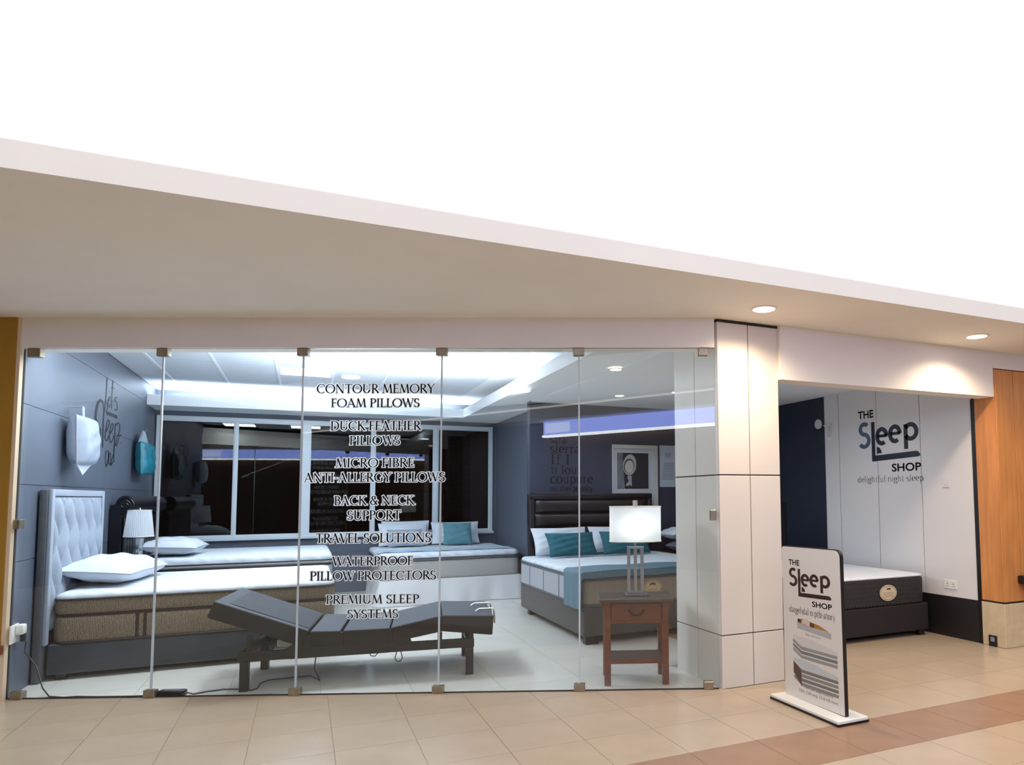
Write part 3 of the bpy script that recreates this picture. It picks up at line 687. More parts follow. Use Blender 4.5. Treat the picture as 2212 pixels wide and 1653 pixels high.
for dy in (-.035, .035):
    obj('pin_hole', MB().box(-.0115, -.0095, dy-.003, dy+.003, -.002, .012), M_JOINT, sk)
    for q in (-.012, .012): obj('pin_hole', MB().box(-.0115, -.0095, dy+q-.005, dy+q+.005, -.022, -.017), M_JOINT, sk)
    obj('switch_rocker', MB().rbox(-.014, -.0095, dy-.01, dy+.01, .02, .036, .001), M_WHPL, sk)
hl = thing('wall_disc', 'pale round disc mounted on the dark wall beside the logo panels', 'wall fitting', (XR, 6.65, 2.27))
obj('disc', MB().lathe([(.06, 0), (.06, .018), (.05, .022)], 24).xf(Matrix.Rotation(R(-90), 4, 'Y')), mat('pale_disc', (206, 208, 212), .4), hl, True)
obj('stem', MB().tube([(-.0005, 0, 0), (-.03, 0, 0)], .012, 8), M_WHPL, hl)
gk = thing('reading_light', 'small white bracket lamp on the first narrow logo panel', 'lamp', (XR-.018, 6.44, 2.06))
obj('base', MB().rbox(-.014, -.001, -.03, .03, -.012, .03, .004), M_WHPL, gk)
obj('arm', MB().tube([(-.012, 0, .02), (-.03, .0, .06), (-.035, -.03, .1), (-.02, -.02, .14), (-.03, 0, .17)], .006, 8), M_CHROME, gk, True)
obj('head', MB().rbox(-.05, -.012, -.055, .055, .165, .18, .004), M_WHPL, gk)

# ================================================================== PICTURES ON THE LETTERED WALL
fr = thing('picture_frame', 'large white framed black and white picture of a pale oval vessel', 'picture', (0, YT, 0))
X0, X1, Z0, Z1 = 3.718, 4.395, .80, 2.085
obj('frame', MB().box(X0, X1, -.03, -.001, Z1-.05, Z1).box(X0, X1, -.03, -.001, Z0, Z0+.05).box(X0, X0+.012, -.03, -.001, Z0+.05, Z1-.05).box(X1-.07, X1, -.03, -.001, Z0+.05, Z1-.05), mat('cream_frame', (206, 204, 200), .4), fr)
obj('mount', MB().box(X0+.012, X1-.07, -.012, -.002, Z0+.05, Z1-.05), mat('mount_card', (196, 200, 208), .7), fr)
obj('print', MB().box(3.79, 4.257, -.0135, -.012, 1.494, 1.977), mat('print_dark', (38, 40, 48), .6, var=.5, scale=3, stretch=(8, 1, .4)), fr)
def ell(cx, cz, rx, rz, y, rot=0, n=28):
    return [(cx+rx*math.cos(2*PI*k/n)*math.cos(rot)-rz*math.sin(2*PI*k/n)*math.sin(rot), y, cz+rx*math.cos(2*PI*k/n)*math.sin(rot)+rz*math.sin(2*PI*k/n)*math.cos(rot)) for k in range(n)]
obj('print_light_patch', MB().add([(3.792, -.0137, 1.496), (3.90, -.0137, 1.496), (3.87, -.0137, 1.975), (3.792, -.0137, 1.975)], [(0,1,2,3)]), mat('print_grey', (112, 116, 124), .6, var=.3, scale=6), fr)
obj('print_vessel', MB().add(ell(3.975, 1.815, .098, .142, -.0139, -.12), [tuple(range(28))]), mat('print_pale', (168, 170, 172), .6, var=.15, scale=9), fr)
obj('print_hollow', MB().add(ell(3.965, 1.80, .078, .098, -.0141, -.12), [tuple(range(28))]), mat('print_shadow', (52, 52, 56), .6), fr)
obj('print_inside', MB().add(ell(3.968, 1.792, .066, .086, -.0143, -.1), [tuple(range(28))]), mat('print_cream', (188, 182, 170), .6, var=.12, scale=10), fr)
obj('print_stem', MB().add([(x, -.0145, z) for x, z in ((3.945, 1.67), (4.0, 1.67), (4.005, 1.52), (3.985, 1.545), (3.92, 1.53), (3.915, 1.55), (3.96, 1.60), (3.94, 1.63))], [tuple(range(8))]), mat('print_pale', (168, 170, 172)), fr)
po = thing('poster', 'pale printed notice sheet right of the framed picture', 'poster', (0, YT, 0))
obj('sheet', MB().box(4.436, 4.86, -.006, -.001, 1.518, 2.092), mat('pale_paper', (196, 206, 218), .6), po)
obj('print_block', MB().add([(x, -.0064, z) for x, z in ((4.52, 1.93), (4.62, 1.93), (4.62, 1.99), (4.52, 1.99))], [(0,1,2,3)]), mat('pale_ink', (170, 178, 192), .6), po)
mb = MB()
for k in range(11): mb.add([(x, -.0065, z) for x, z in ((4.50-.004*k, 1.84-.022*k), (4.66, 1.84-.022*k), (4.66, 1.847-.022*k), (4.50-.004*k, 1.847-.022*k))], [(0,1,2,3)])
obj('print_lines', mb, mat('grey_print', (120, 126, 140), .6), po)

# ================================================================== SOFT GOODS
def pillow_mb(w, d, h, pinch=.06, seed=0, n=22, wr=.006, ex=.5):
    rnd = random.Random(seed); ph = [rnd.uniform(0, 6.28) for _ in range(6)]
    def surf(sgn):
        def f(u, v):
            a, b = 2*u-1, 2*v-1
            x = w/2*a*(1-pinch*(1-b*b)); y = d/2*b*(1-pinch*(1-a*a))
            e = max(0, (1-abs(a)**2.6))*max(0, (1-abs(b)**2.6))
            z = h/2*e**ex
            z += wr*e**.3*(math.sin(9*a+4*b+ph[0])+math.sin(13*b-5*a+ph[1])+.6*math.sin(21*a+ph[2])*(abs(b)**3))*(1 if sgn > 0 else .3)*min(1, 4*e)
            return (x, y, sgn*max(z, 0))
        return f
    return MB().grid(surf(1), n, n).grid(surf(-1), n, n, flip=True)
def pillow(name, label, cat, w, d, h, loc, rot, m, group, seed=0, piping=None, pinch=.06, wr=.006):
    mb = pillow_mb(w, d, h, pinch, seed, wr=wr)
    t = thing(name, label, cat, loc, 0, group); t.rotation_euler = rot
    obj('cover', mb, m, t, 60)
    pts = []
    for k in range(48):
        q = k/12; s = int(q); f = 2*(q-s)-1
        a, b = ((f, -1), (1, f), (-f, 1), (-1, -f))[s]
        pts.append((w/2*a*(1-pinch*(1-b*b)), d/2*b*(1-pinch*(1-a*a)), 0))
    obj('seam_piping', MB().tube(pts, .0045, 6, closed=True), piping or m, t, True)
    return t
def mattress(label, x0, x1, y0, y1, bands, rc=.09, group='display mattresses', extra=None):
    """bands: list of (z0, z1, material, part name, inset)"""
    t = thing('mattress', label, 'mattress', ((x0+x1)/2, (y0+y1)/2, bands[0][0]), 0, group)
    ox_, oy_, oz = t.location
    for z0, z1, m, nm, ins in bands:
        r = min(.03, (z1-z0)*.45); e = .012
        prof = [(ins+r*.6, z0), (ins+r*.15, z0+r*.4), (ins, z0+r), (ins, z1-r), (ins+r*.15, z1-r*.4), (ins+r*.6, z1)]
        if nm == 'top_panel':
            prof = [(ins+.004, z0), (ins, z0+(z1-z0)*.4), (ins+.012, z0+(z1-z0)*.75), (ins+.04, z1-.004), (ins+.10, z1)]
        obj(nm, MB().slab(x0-ox_, x1-ox_, y0-oy_, y1-oy_, rc, [(i, z-oz) for i, z in prof], 6), m, t, 50)
    return t
def piping(t, x0, x1, y0, y1, z, r, m, rc=.09, nm='piping'):
    ox_, oy_, oz = t.location; pts = []
    for cx, cy, a0 in ((x1-rc, y1-rc, 0), (x0+rc, y1-rc, 90), (x0+rc, y0+rc, 180), (x1-rc, y0+rc, 270)):
        for k in range(6): a = R(a0+90*k/5); pts.append((cx+rc*math.cos(a)-ox_, cy+rc*math.sin(a)-oy_, z-oz))
    obj(nm, MB().tube(pts, r, 6, closed=True), m, t, True)

# ---------------------------------------------------------------- bed 1: tufted headboard at the left wall
b1 = thing('bed', 'charcoal velvet bed base with tall pale grey tufted headboard', 'bed', (-1.84, 6.68, 0), 0, 'display beds')
obj('base', MB().rbox(.075, 2.12, .07, 1.72, .045, .276, .015, 3), M_CHARC, b1, True)
for x, y in ((.16, .14), (2.0, .14), (.16, 1.62), (2.0, 1.62)): obj('foot', MB().rbox(x-.035, x+.035, y-.035, y+.035, .0005, .045, .004), M_BLACK, b1)
obj('headboard', MB().rbox(0, .055, 0, 1.56, .003, 1.475, .012, 2), M_HBSIDE, b1, True)
HW, HH = 1.40, 1.05
def tuft(u, v):
    y = .08+HW*u; z = .372+HH*v
    ph_ = .275; pv = .46
    a = (HW*u)/ph_+.10*math.sin(2*PI*(HH*v)/pv*1.0); b = (HH*v)/pv
    s1 = abs(math.sin(PI*(a+b))); s2 = abs(math.sin(PI*(a-b)))
    edge = min(1, min(u, 1-u)*18)*min(1, min(v, 1-v)*18)
    return (.058+.046*(s1*s2)**.5*edge**.3, y, z)
obj('tufted_panel', MB().grid(tuft, 110, 90), M_HBGREY, b1, 80)
obj('headboard_border', MB().rbox(.0551, .082, .012, .078, .28, 1.478, .008).rbox(.0551, .082, 1.482, 1.548, .28, 1.478, .008).rbox(.0551, .082, .078, 1.482, 1.424, 1.478, .008), M_HBGREY, b1, True)
m1 = mattress('thick taupe striped mattress with white top on the tufted bed', -1.75, .275, 6.75, 8.36,
    [(.2775, .478, M_BROWNFAB, 'side_panel', 0), (.478, .498, M_BROWNTRIM, 'band', .012), (.498, .612, M_BROWNFAB, 'upper_side_panel', 0), (.612, .664, M_QUILT, 'top_panel', .004)], .10)
piping(m1, -1.75, .275, 6.75, 8.36, .614, .008, M_BROWNTRIM, .10)
piping(m1, -1.75, .275, 6.75, 8.36, .282, .008, M_BROWNTRIM, .10)
for x in (-1.193, -1.142):
    obj('handle_strap', MB().rbox(x-.011-m1.location.x, x+.011-m1.location.x, 6.744-m1.location.y, 6.7495-m1.location.y, .005, .205, .002, 1), M_BROWNTRIM, m1)
pillow('pillow', 'plump white pillow on the taupe mattress by the tufted headboard', 'pillow', .52, 1.14, .23, (-1.50, 7.54, .785), (R(-1), R(5), R(-5)), M_PILLOW, 'white bed pillows', 1, mat('grey_piping', (150, 152, 160)), .05, .008)

# ---------------------------------------------------------------- lamp and table between the first two beds
n1 = thing('side_table', 'small dark side table between the two left beds', 'table', (-1.545, 8.64, 0))
obj('table_top', MB().rbox(-.2, .2, -.16, .16, .57, .60, .006), M_CHERRYTOP, n1)
for x in (-.17, .17):
    for y in (-.13, .13): obj('leg', MB().rbox(x-.02, x+.02, y-.02, y+.02, .0005, .57, .004), M_CHERRY, n1)
obj('apron', MB().box(-.15, .15, -.14, -.12, .49, .57), M_CHERRY, n1)
M_SHADE = mat('white_shade', (236, 238, 242), .8)
nt = M_SHADE.node_tree; tb = nt.nodes.new('ShaderNodeBsdfTranslucent'); tb.inputs[0].default_value = (.85, .9, .95, 1)
mx = nt.nodes.new('ShaderNodeMixShader'); mx.inputs[0].default_value = .45
nt.links.new(nt.nodes['Principled BSDF'].outputs[0], mx.inputs[1]); nt.links.new(tb.outputs[0], mx.inputs[2]); nt.links.new(mx.outputs[0], nt.nodes['Material Output'].inputs['Surface'])
l1 = thing('table_lamp', 'unlit crystal table lamp with white pleated shade beside the black headboard', 'lamp', (-1.545, 8.64, .6005))
obj('base', MB().rbox(-.06, .06, -.06, .06, 0, .03, .004), M_CHROME, l1)
obj('crystal_column', MB().lathe([(.045, .03), (.042, .12), (.038, .2), (.04, .28), (.052, .39), (.052, .4)], 10), M_CLEAR, l1)
obj('core_rod', MB().tube([(0, 0, .03), (0, 0, .42)], .008), M_CHROME, l1, True)
prof = [];
mb = MB()
def shade_pt(u, v):
    q = 2*PI*u; r = (.132-.03*v)*(1+.018*math.cos(44*q)); return (r*math.cos(q), r*math.sin(q), .41+.27*v)
mb.grid(shade_pt, 176, 4)
obj('shade', mb, M_SHADE, l1, True)
for r_, z_ in ((.134, .41), (.104, .68)): obj('shade_rim', MB().tube([(r_*math.cos(2*PI*k/32), r_*math.sin(2*PI*k/32), z_) for k in range(32)], .004, 6, closed=True), M_WHPL, l1, True)
obj('finial', MB().lathe([(.006, .42), (.006, .68), (.012, .69), (.004, .705)], 10), M_CHROME, l1, True)

# ---------------------------------------------------------------- bed 2: black scroll headboard
b2 = thing('bed', 'dark bed base with black leather scroll headboard under the window', 'bed', (-1.84, 8.84, 0), 0, 'display beds')
def scroll(y0, y1):
    p = [(0, 0), (.10, 0), (.10, 1.22)]+[(.13+.085*math.cos(R(a)), 1.335+.10*math.sin(R(a))) for a in range(-130, 181, 20)]+[(0, 1.30)]
    return MB().extr(p, y0, y1)
obj('headboard', scroll(0, 1.9), M_LEATHER, b2, 35)
ps = []
for k in range(34):
    q = R(k*26); r_ = .075-.0019*k; ps.append((.13+r_*math.cos(q), -.004, 1.335+r_*1.12*math.sin(q)))
obj('scroll_end', MB().tube(ps, .008, 6), M_LEATHER, b2, True)
for k in range(14):
    obj('flute', MB().rbox(.101, .125, .06+.13*k, .17+.13*k, .1, 1.2, .012, 3), M_LEATHER, b2, True)
obj('base', MB().rbox(.13, 2.12, .14, 1.78, .05, .36, .015, 2), M_CHARC, b2)
for x, y in ((.25, .22), (2.0, .22), (.25, 1.7), (2.0, 1.7)): obj('foot', MB().rbox(x-.035, x+.035, y-.035, y+.035, .0005, .05, .004), M_BLACK, b2)
m2 = mattress('white topped mattress with grey border on the bed under the window', -1.68, .335, 8.97, 10.62,
    [(.3615, .60, M_GREYPANEL, 'side_panel', .004), (.60, .626, M_BLACK, 'band', .012), (.626, .662, M_GREYPANEL, 'upper_side_panel', 0), (.662, .745, M_QUILT, 'top_panel', .004)], .10)
piping(m2, -1.68, .335, 8.97, 10.62, .664, .007, M_BLACK, .10)
pillow('pillow', 'white pillow lying on the mattress beside the black scroll headboard', 'pillow', .56, .72, .19, (-1.33, 9.42, .857), (0, R(3), R(-4)), M_PILLOW, 'white bed pillows', 2, mat('grey_piping', (150, 152, 160)), .07, .007)

# ---------------------------------------------------------------- bed 3: valanced bed under the right window panes
b3 = thing('bed', 'bed base under a white valance skirt below the window', 'bed', (1.83, 10.15, 0), 0, 'display beds')
obj('base', MB().rbox(-.92, .92, -.80, .85, .06, .318, .02), M_BASEGREY, b3)
def skirt(x0, x1, y0, y1, flare, h, n=160):
    pts = []
    per = [(x0, y1), (x0, y0), (x1, y0), (x1, y1)]
    seg = []
    for i in range(3):
        a, b = per[i], per[i+1]
        for k in range(n//3+ (1 if i == 2 else 0)):
            t = k/(n//3); seg.append(((a[0]+(b[0]-a[0])*t, a[1]+(b[1]-a[1])*t), i, t))
    mbk = MB(); rows = 8; vs = []
    for r_ in range(rows+1):
        f = r_/rows; z = h*(1-f)
        for (p, i, t) in seg:
            nx, ny = ((-1, 0), (0, -1), (1, 0))[i]
            corner = max(math.exp(-((1-t)*9)**2), math.exp(-(t*9)**2)) if i == 1 else (math.exp(-((1-t)*7)**2) if i == 0 else math.exp(-(t*7)**2))
            s = p[0]*9+p[1]*7
            off = flare*f+.018*f*math.sin(s)+.012*f*math.sin(2.3*s+1)+.035*f*corner
            cx_ = .012*f*corner
            vs.append((p[0]+nx*off+(cx_ if p[0] > 0 else -cx_), p[1]+ny*off-cx_*.6, z+.004*(f)))
    N = len(seg); fs = []
    for r_ in range(rows):
        for k in range(N-1): fs.append((r_*N+k, (r_+1)*N+k, (r_+1)*N+k+1, r_*N+k+1))
    return mbk.add(vs, fs)
obj('valance', skirt(-.93, .93, -.81, .85, .035, .322), mat('valance_cotton', (214, 214, 218), .8, bump=.2, bscale=12), b3, 70)
obj('valance_top', MB().box(-.93, .93, -.81, .85, .3185, .3225), mat('valance_cotton', (214, 214, 218)), b3)
m3 = mattress('grey diamond quilted mattress with white pillow top on the skirted bed', .90, 2.76, 9.36, 11.0,
    [(.3235, .565, M_GREYMAT, 'side_panel', 0), (.565, .602, mat('dark_grey_band', (104, 106, 114), .7), 'band', .014), (.602, .668, M_QUILT, 'top_panel', -.004)], .11)
for z in (.572, .586, .6): piping(m3, .895, 2.765, 9.355, 11.0, z, .005, mat('slate_piping', (86, 90, 102), .6), .11)
ru = thing('bed_runner', 'pale blue runner across the skirted bed', 'throw', (1.83, 9.75, .668))
obj('cloth', MB().grid(lambda u, v: (-.93+1.86*u, -.2+.42*v, .0075-.012*max(0, abs(2*u-1)-.93)/.07+.003*math.sin(30*u+9*v)), 60, 12), M_RUNNER, ru, True)
tilt = R(62)
pillow('pillow', 'white pillow leaning at the left on the skirted bed', 'pillow', .70, .36, .13, (1.36, 10.76, .85), (tilt, 0, 0), M_PILLOW, 'white bed pillows', 3)
pillow('pillow', 'white pillow at the back left of the skirted bed, against the window', 'pillow', .70, .36, .10, (1.42, 10.92, .865), (R(75), 0, 0), M_PILLOW, 'white bed pillows', 4)
pillow('pillow', 'white pillow leaning behind the fringed teal cushion', 'pillow', .72, .36, .13, (2.14, 10.79, .852), (tilt, 0, R(-4)), M_PILLOW, 'white bed pillows', 5)
pillow('cushion', 'oblong grey blue cushion on the skirted bed', 'cushion', .50, .27, .10, (1.37, 10.58, .805), (R(60), 0, R(2)), M_GREYC, 'bed cushions', 6)
cu = pillow('cushion', 'square teal cushion with fringed edges on the skirted bed', 'cushion', .42, .34, .11, (2.13, 10.56, .848), (R(66), 0, R(-3)), M_TEALG, 'bed cushions', 7)
mb = MB(); rnd = random.Random(3)
for k in range(120):
    q = k/30; s = int(q); f = 2*(q-s)-1; a, b = ((f, -1), (1, f), (-f, 1), (-1, -f))[s]
    x, y = .21*a*(1-.06*(1-b*b)), .17*b*(1-.06*(1-a*a)); dx, dy = ((0, -1), (1, 0), (0, 1), (-1, 0))[s]
    l = rnd.uniform(.014, .026); j = rnd.uniform(-.004, .004)
    mb.add([(x-dy*.003, y-dx*.003, .001), (x+dy*.003, y+dx*.003, .001), (x+dx*l+dy*j, y+dy*l+dx*j, .004)], [(0, 1, 2)])
tag(obj('fringe', mb, M_TEALG, cu), kind='stuff')

# ---------------------------------------------------------------- bed 4: black leather channel headboard
b4 = thing('bed', 'grey leather bed with tall black channelled leather headboard by the navy wall', 'bed', (2.40, 6.06, 0), 0, 'display beds')
obj('base', MB().rbox(0, 1.86, 0, 2.06, .075, .355, .02, 3), M_BASEGREY, b4, True)
for x, y in ((.03, .02), (1.73, .02), (.05, 1.85), (1.73, 1.9)): obj('foot', MB().rbox(x, x+.13, y, y+.09, .0005, .0745, .004), M_BLACK, b4)
obj('headboard', MB().rbox(.13, 1.84, 2.17, 2.25, .003, 1.43, .02, 3), M_LEATHER, b4, True)
obj('headboard_border', MB().rbox(.13, 1.84, 2.135, 2.1695, 1.362, 1.432, .012).rbox(.13, .20, 2.135, 2.1695, .3, 1.362, .012).rbox(1.77, 1.84, 2.135, 2.1695, .3, 1.362, .012), M_LEATHER, b4, True)
for z0, z1 in ((1.19, 1.36), (1.02, 1.188), (.85, 1.018), (.68, .848), (.5, .678)):
    def chan(u, v, z0=z0, z1=z1):
        e = (1-abs(2*v-1)**3)**.5*min(1, min(u, 1-u)*40)**.5
        return (.201+1.568*u, 2.169-.055*e, z0+(z1-z0)*v)
    obj('channel_pad', MB().grid(chan, 30, 10), M_BROWNLEATHER, b4, 70)
m4 = mattress('grey and taupe pillow top mattress with round label on the black leather bed', 2.405, 4.255, 6.07, 8.17,
    [(.357, .60, M_TAUPE, 'side_panel', 0), (.60, .628, mat('dark_grey_band', (104, 106, 114)), 'band', .012), (.628, .675, M_QUILT, 'top_panel', -.002)], .09)
ox_, oy_, oz = m4.location
obj('side_panel', MB().rbox(2.4 -ox_, 2.4049-ox_, 6.2-oy_, 8.1-oy_, .012, .235, .002, 1), M_GREYPANEL, m4)
for y in (6.75, 7.25, 7.75): obj('vertical_trim', MB().rbox(2.396-ox_, 2.3999-ox_, y-oy_-.008, y-oy_+.008, .012, .235, .0015, 1), mat('slate_piping', (86, 90, 102)), m4)
for z in (.604, .622, .36): piping(m4, 2.40, 4.26, 6.065, 8.17, z, .007, mat('slate_piping', (86, 90, 102)), .09)
lab = obj('label', MB().lathe([(.1, 0), (.1, .004)], 36, sx=1, sy=.72).xf(Matrix.Translation((3.135-ox_, 6.0695-oy_, .5-oz)) @ Matrix.Rotation(R(90), 4, 'X')), mat('gold_label', (196, 172, 134), .5, var=.15, scale=60), m4)
mb = MB(); put_strokes(mb, [([(3.135-ox_+.088*math.cos(2*PI*k/36), .5-oz+.062*math.sin(2*PI*k/36)) for k in range(37)], .005)]+[([(3.08-ox_, .48-oz-.012*k), (3.19-ox_, .48-oz-.012*k)], .003) for k in range(3)]+[([(3.10-ox_, .525-oz), (3.14-ox_, .535-oz), (3.165-ox_, .522-oz)], .02)], lambda x, y, e: (x, 6.065-oy_-e, y))
obj('label_print', mb, mat('label_ink', (92, 70, 46), .6), lab if False else m4)
for i, (x, dz, r_) in enumerate(((2.86, .0, R(3)), (3.61, .0, R(-2)))):
    pillow('pillow', ('white pillow behind the left teal cushion on the leather bed', 'white pillow behind the right teal cushion on the leather bed')[i], 'pillow', .72, .36, .13, (x, 7.97, .855), (R(60), 0, r_), M_PILLOW, 'white bed pillows', 8+i)
for i, (x, r_) in enumerate(((2.90, R(4)), (3.60, R(-3)))):
    pillow('cushion', ('oblong dark teal cushion at the left of the leather bed', 'oblong dark teal cushion behind the lit lamp')[i], 'cushion', .62, .31, .12, (x, 7.70, .828), (R(58), 0, r_), M_TEAL, 'teal bed cushions', 10+i)
th = thing('throw_blanket', 'blue grey throw across the foot of the leather bed, hanging over its side', 'throw', (2.40, 6.06, .675))
def throw(u, v):
    s = 2.25*u-.36                                   # along the bed width; negative part hangs down the side
    y = -.022+.46*v+.02*math.sin(5*u)
    x = s if s > 0 else -.02-.012*math.sin(9*v)
    z = .011 if s > .04 else (.011-.0)
    if s < 0: z = .006+s*.98; x = -.022-.02*(-s)*math.sin(14*v+1)-.012
    else: x = s-.02
    if v < .12:
        f = (.12-v)/.12; y = -.022-.004*f; z = z-.065*f
    return (x, y, z+.004*math.sin(22*u+7*v)*(1 if s > 0 else 0)+(.004 if s > 0 else 0))
obj('cloth', MB().grid(throw, 90, 34), M_THROW, th, 60)

# ---------------------------------------------------------------- table with packed pillows right of bed 4
n2 = thing('bedside_cabinet', 'brown wooden bedside cabinet right of the leather bed', 'cabinet', (4.62, 8.05, 0))
obj('body', MB().rbox(-.26, .26, -.22, .24, .03, .62, .008), M_CHERRY, n2)
obj('table_top', MB().rbox(-.28, .28, -.24, .25, .6205, .65, .006), M_CHERRY, n2)
obj('drawer_front', MB().rbox(-.22, .22, -.232, -.2205, .38, .6, .004), M_CHERRY, n2)
obj('plinth', MB().box(-.24, .24, -.2, .22, .0005, .0295), M_BLACK, n2)
pp = thing('packed_pillow', 'pillow in silver grey packaging on the bedside cabinet', 'pillow', (4.66, 7.98, .73))
obj('bag', pillow_mb(.5, .4, .15, .03, 21), M_SILVER, pp, 60)
obj('seam_strip', MB().tube([(-.245, -.19, 0), (0, -.195, 0), (.245, -.19, 0)], .006, 6), M_SILVER, pp)
pillow('pillow', 'white pillow on top of the silver packed pillow', 'pillow', .62, .42, .17, (4.62, 7.98, .907), (0, R(-3), 0), M_PILLOW, 'white bed pillows', 22)

# ================================================================== ADJUSTABLE BED BASE
ad = thing('adjustable_bed_base', 'dark grey adjustable bed base raised at head and knees', 'bed base', (-.37, 5.77, 0), R(-9))
W0, W1 = -.03, .76
def deck(nm, pts, th0, th1, m=M_ADJ, dark=True):
    (x0, z0), (x1, z1) = pts
    dx, dz = x1-x0, z1-z0; l = math.hypot(dx, dz); nx, nz = dz/l, -dx/l
    p = [(x0, z0), (x0+nx*th0, z0+nz*th0), (x1+nx*th1, z1+nz*th1), (x1, z1)]
    mb = MB(); bm = bmesh.new()
    vs = [bm.verts.new((x, y, z)) for y in (W0, W1) for x, z in p]
    for f in ((0,1,2,3),(7,6,5,4),(0,4,5,1),(1,5,6,2),(2,6,7,3),(3,7,4,0)): bm.faces.new([vs[i] for i in f])
    bmesh.ops.recalc_face_normals(bm, faces=bm.faces[:])
    bmesh.ops.bevel(bm, geom=bm.edges[:], offset=.012, segments=3, affect='EDGES', profile=.5)
    bm.verts.index_update(); bm.faces.ensure_lookup_table()
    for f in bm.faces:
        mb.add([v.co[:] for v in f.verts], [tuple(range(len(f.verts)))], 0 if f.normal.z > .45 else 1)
    bm.free()
    o = obj(nm, mb, [m, M_ADJD], ad)
    return o
hd_ = deck('head_section', ((-.195, .66), (.437, .412)), .125, .125)
deck('seat_section', ((.445, .408), (.655, .400)), .115, .115)
deck('seat_section', ((.672, .400), (1.005, .400)), .115, .115)
deck('thigh_section', ((1.012, .401), (1.388, .474)), .115, .125)
deck('foot_section', ((1.395, .474), (1.79, .452)), .125, .155)
dx, dz = .632, -.248
obj('mesh_inlay', MB().add([(-.195+dx*t+.0+(.0015), y, .66+dz*t+.0035) for t, y in ((.13, W0+.07), (.985, W0+.07), (.985, W1-.05), (.13, W1-.05))], [(0,1,2,3)]).add([(-.195+dx*t, y, .66+dz*t-.002) for t, y in ((.13, W0+.07), (.985, W0+.07), (.985, W1-.05), (.13, W1-.05))], [(3,2,1,0)]), mat('inlay_fabric', (46, 50, 60), .8), ad)
for y in (W0+.012, W1-.05):
    obj('side_rail', MB().rbox(-.04, 1.64, y, y+.035, .212, .28, .004), M_ADJM, ad)
obj('cross_rail', MB().box(-.03, .01, W0+.048, W1-.051, .225, .27).box(1.58, 1.62, W0+.048, W1-.051, .225, .27).box(.72, .76, W0+.048, W1-.051, .225, .27), M_ADJM, ad)
for x in (-.02, 1.577):
    for y in (W0+.005, W1-.115): obj('leg', MB().rbox(x, x+.058, y, y+.058, .0005, .2115, .004), M_ADJM, ad)
for x, z in ((.02, .40), (1.36, .34), (1.60, .33)):
    for y in (W0+.016, W1-.045): obj('upright', MB().rbox(x, x+.035, y, y+.028, .28, z, .003), M_ADJM, ad)
for y0_ in (W0+.004, W1-.03):
    obj('side_skirt', MB().extr([(.30, .30), (.40, .36), (.45, .385), (1.01, .385), (1.14, .36), (1.165, .284), (1.0, .213), (.30, .213)][::-1], y0_, y0_+.026), M_ADJD, ad)
obj('lift_arm', MB().tube([(.10, .35, .26), (.30, .35, .36)], .018, 8).tube([(1.15, .35, .26), (1.33, .35, .36)], .018, 8), M_ADJM, ad, True)
obj('motor', MB().rbox(.16, .40, .30, .42, .235, .30, .015).rbox(.14, .22, .28, .36, .17, .235, .01), M_CREAMP, ad, True)
for z_, x_, y_ in ((.0, 1.66, .16), (.0, 1.64, .47)):
    zt = .460; ps = [(x_, y_, zt+.002), (x_+.03, y_, zt+.02), (1.80, y_, zt+.018), (1.81, y_+.0, zt+.0), (1.815, y_, zt-.10)]
    obj('retainer_bar', MB().tube(ps, .007, 8), M_CHROME, ad, True)
obj('trailing_wire', MB().tube([(.86, .02, .215), (.87, .015, .19), (.90, .015, .185), (.93, .02, .215)], .004, 6).tube([(1.06, .02, .215), (1.045, .015, .16), (1.06, .015, .135), (1.085, .015, .135), (1.1, .015, .16), (1.085, .02, .215)], .004, 6), M_CABLE, ad, True)
pc = thing('power_cable', 'thin black cable running from the wall socket along the floor to the bed base', 'cable')
def L2W(s, n_, z): c_, s_ = math.cos(R(-9)), math.sin(R(-9)); return (-.37+s*c_-n_*s_, 5.77+s*s_+n_*c_, z)
obj('cord', MB().tube([(-1.80, 6.42, .37), (-1.80, 6.40, .30), (-1.72, 6.36, .2), (-1.66, 6.30, .05), (-1.60, 6.22, .006), (-1.5, 6.14, .006), (-1.42, 6.13, .006), (-1.3, 6.06, .006), (-1.12, 5.98, .006), (-.96, 5.92, .006), (-.91, 5.91, .02)], .005, 6), M_CABLE, pc, True)
obj('cord', MB().tube([(-.72, 5.83, .02), (-.68, 5.83, .006), (-.6, 5.86, .006), (-.5, 5.87, .006), (-.42, 5.84, .006), L2W(.06, -.005, .006), L2W(.09, .03, .006), L2W(.10, .08, .03), L2W(.14, .16, .03), L2W(.28, .22, .02), L2W(.42, .20, .03), L2W(.50, .12, .01), L2W(.46, .12, .1), L2W(.47, .12, .21)], .005, 6), M_CABLE, pc, True)
pa = thing('power_adapter', 'black power adapter block lying on the floor behind the glass', 'adapter', (-.815, 5.87, 0), R(-24))
obj('case', MB().rbox(-.09, .09, -.035, .035, .0005, .042, .01, 2), M_BLKPL, pa, True); obj('top_plate', MB().box(-.06, .06, -.02, .02, .0422, .0435), mat('adapter_label', (90, 94, 102), .5), pa)

# socket and plug on the left wall by the glass
sp = thing('wall_socket', 'white wall socket with plugged in adapter by the left glass edge', 'socket', (XW, 6.34, .44))
obj('plate', MB().rbox(.0005, .012, -.09, .06, -.06, .07, .004), M_WHPL, sp)
obj('plug', MB().rbox(.012, .06, -.02, .055, -.005, .065, .01), M_WHPL, sp, True)
obj('plug_tail', MB().rbox(.03, .055, .02, .06, -.06, -.006, .006), M_BLKPL, sp, True)

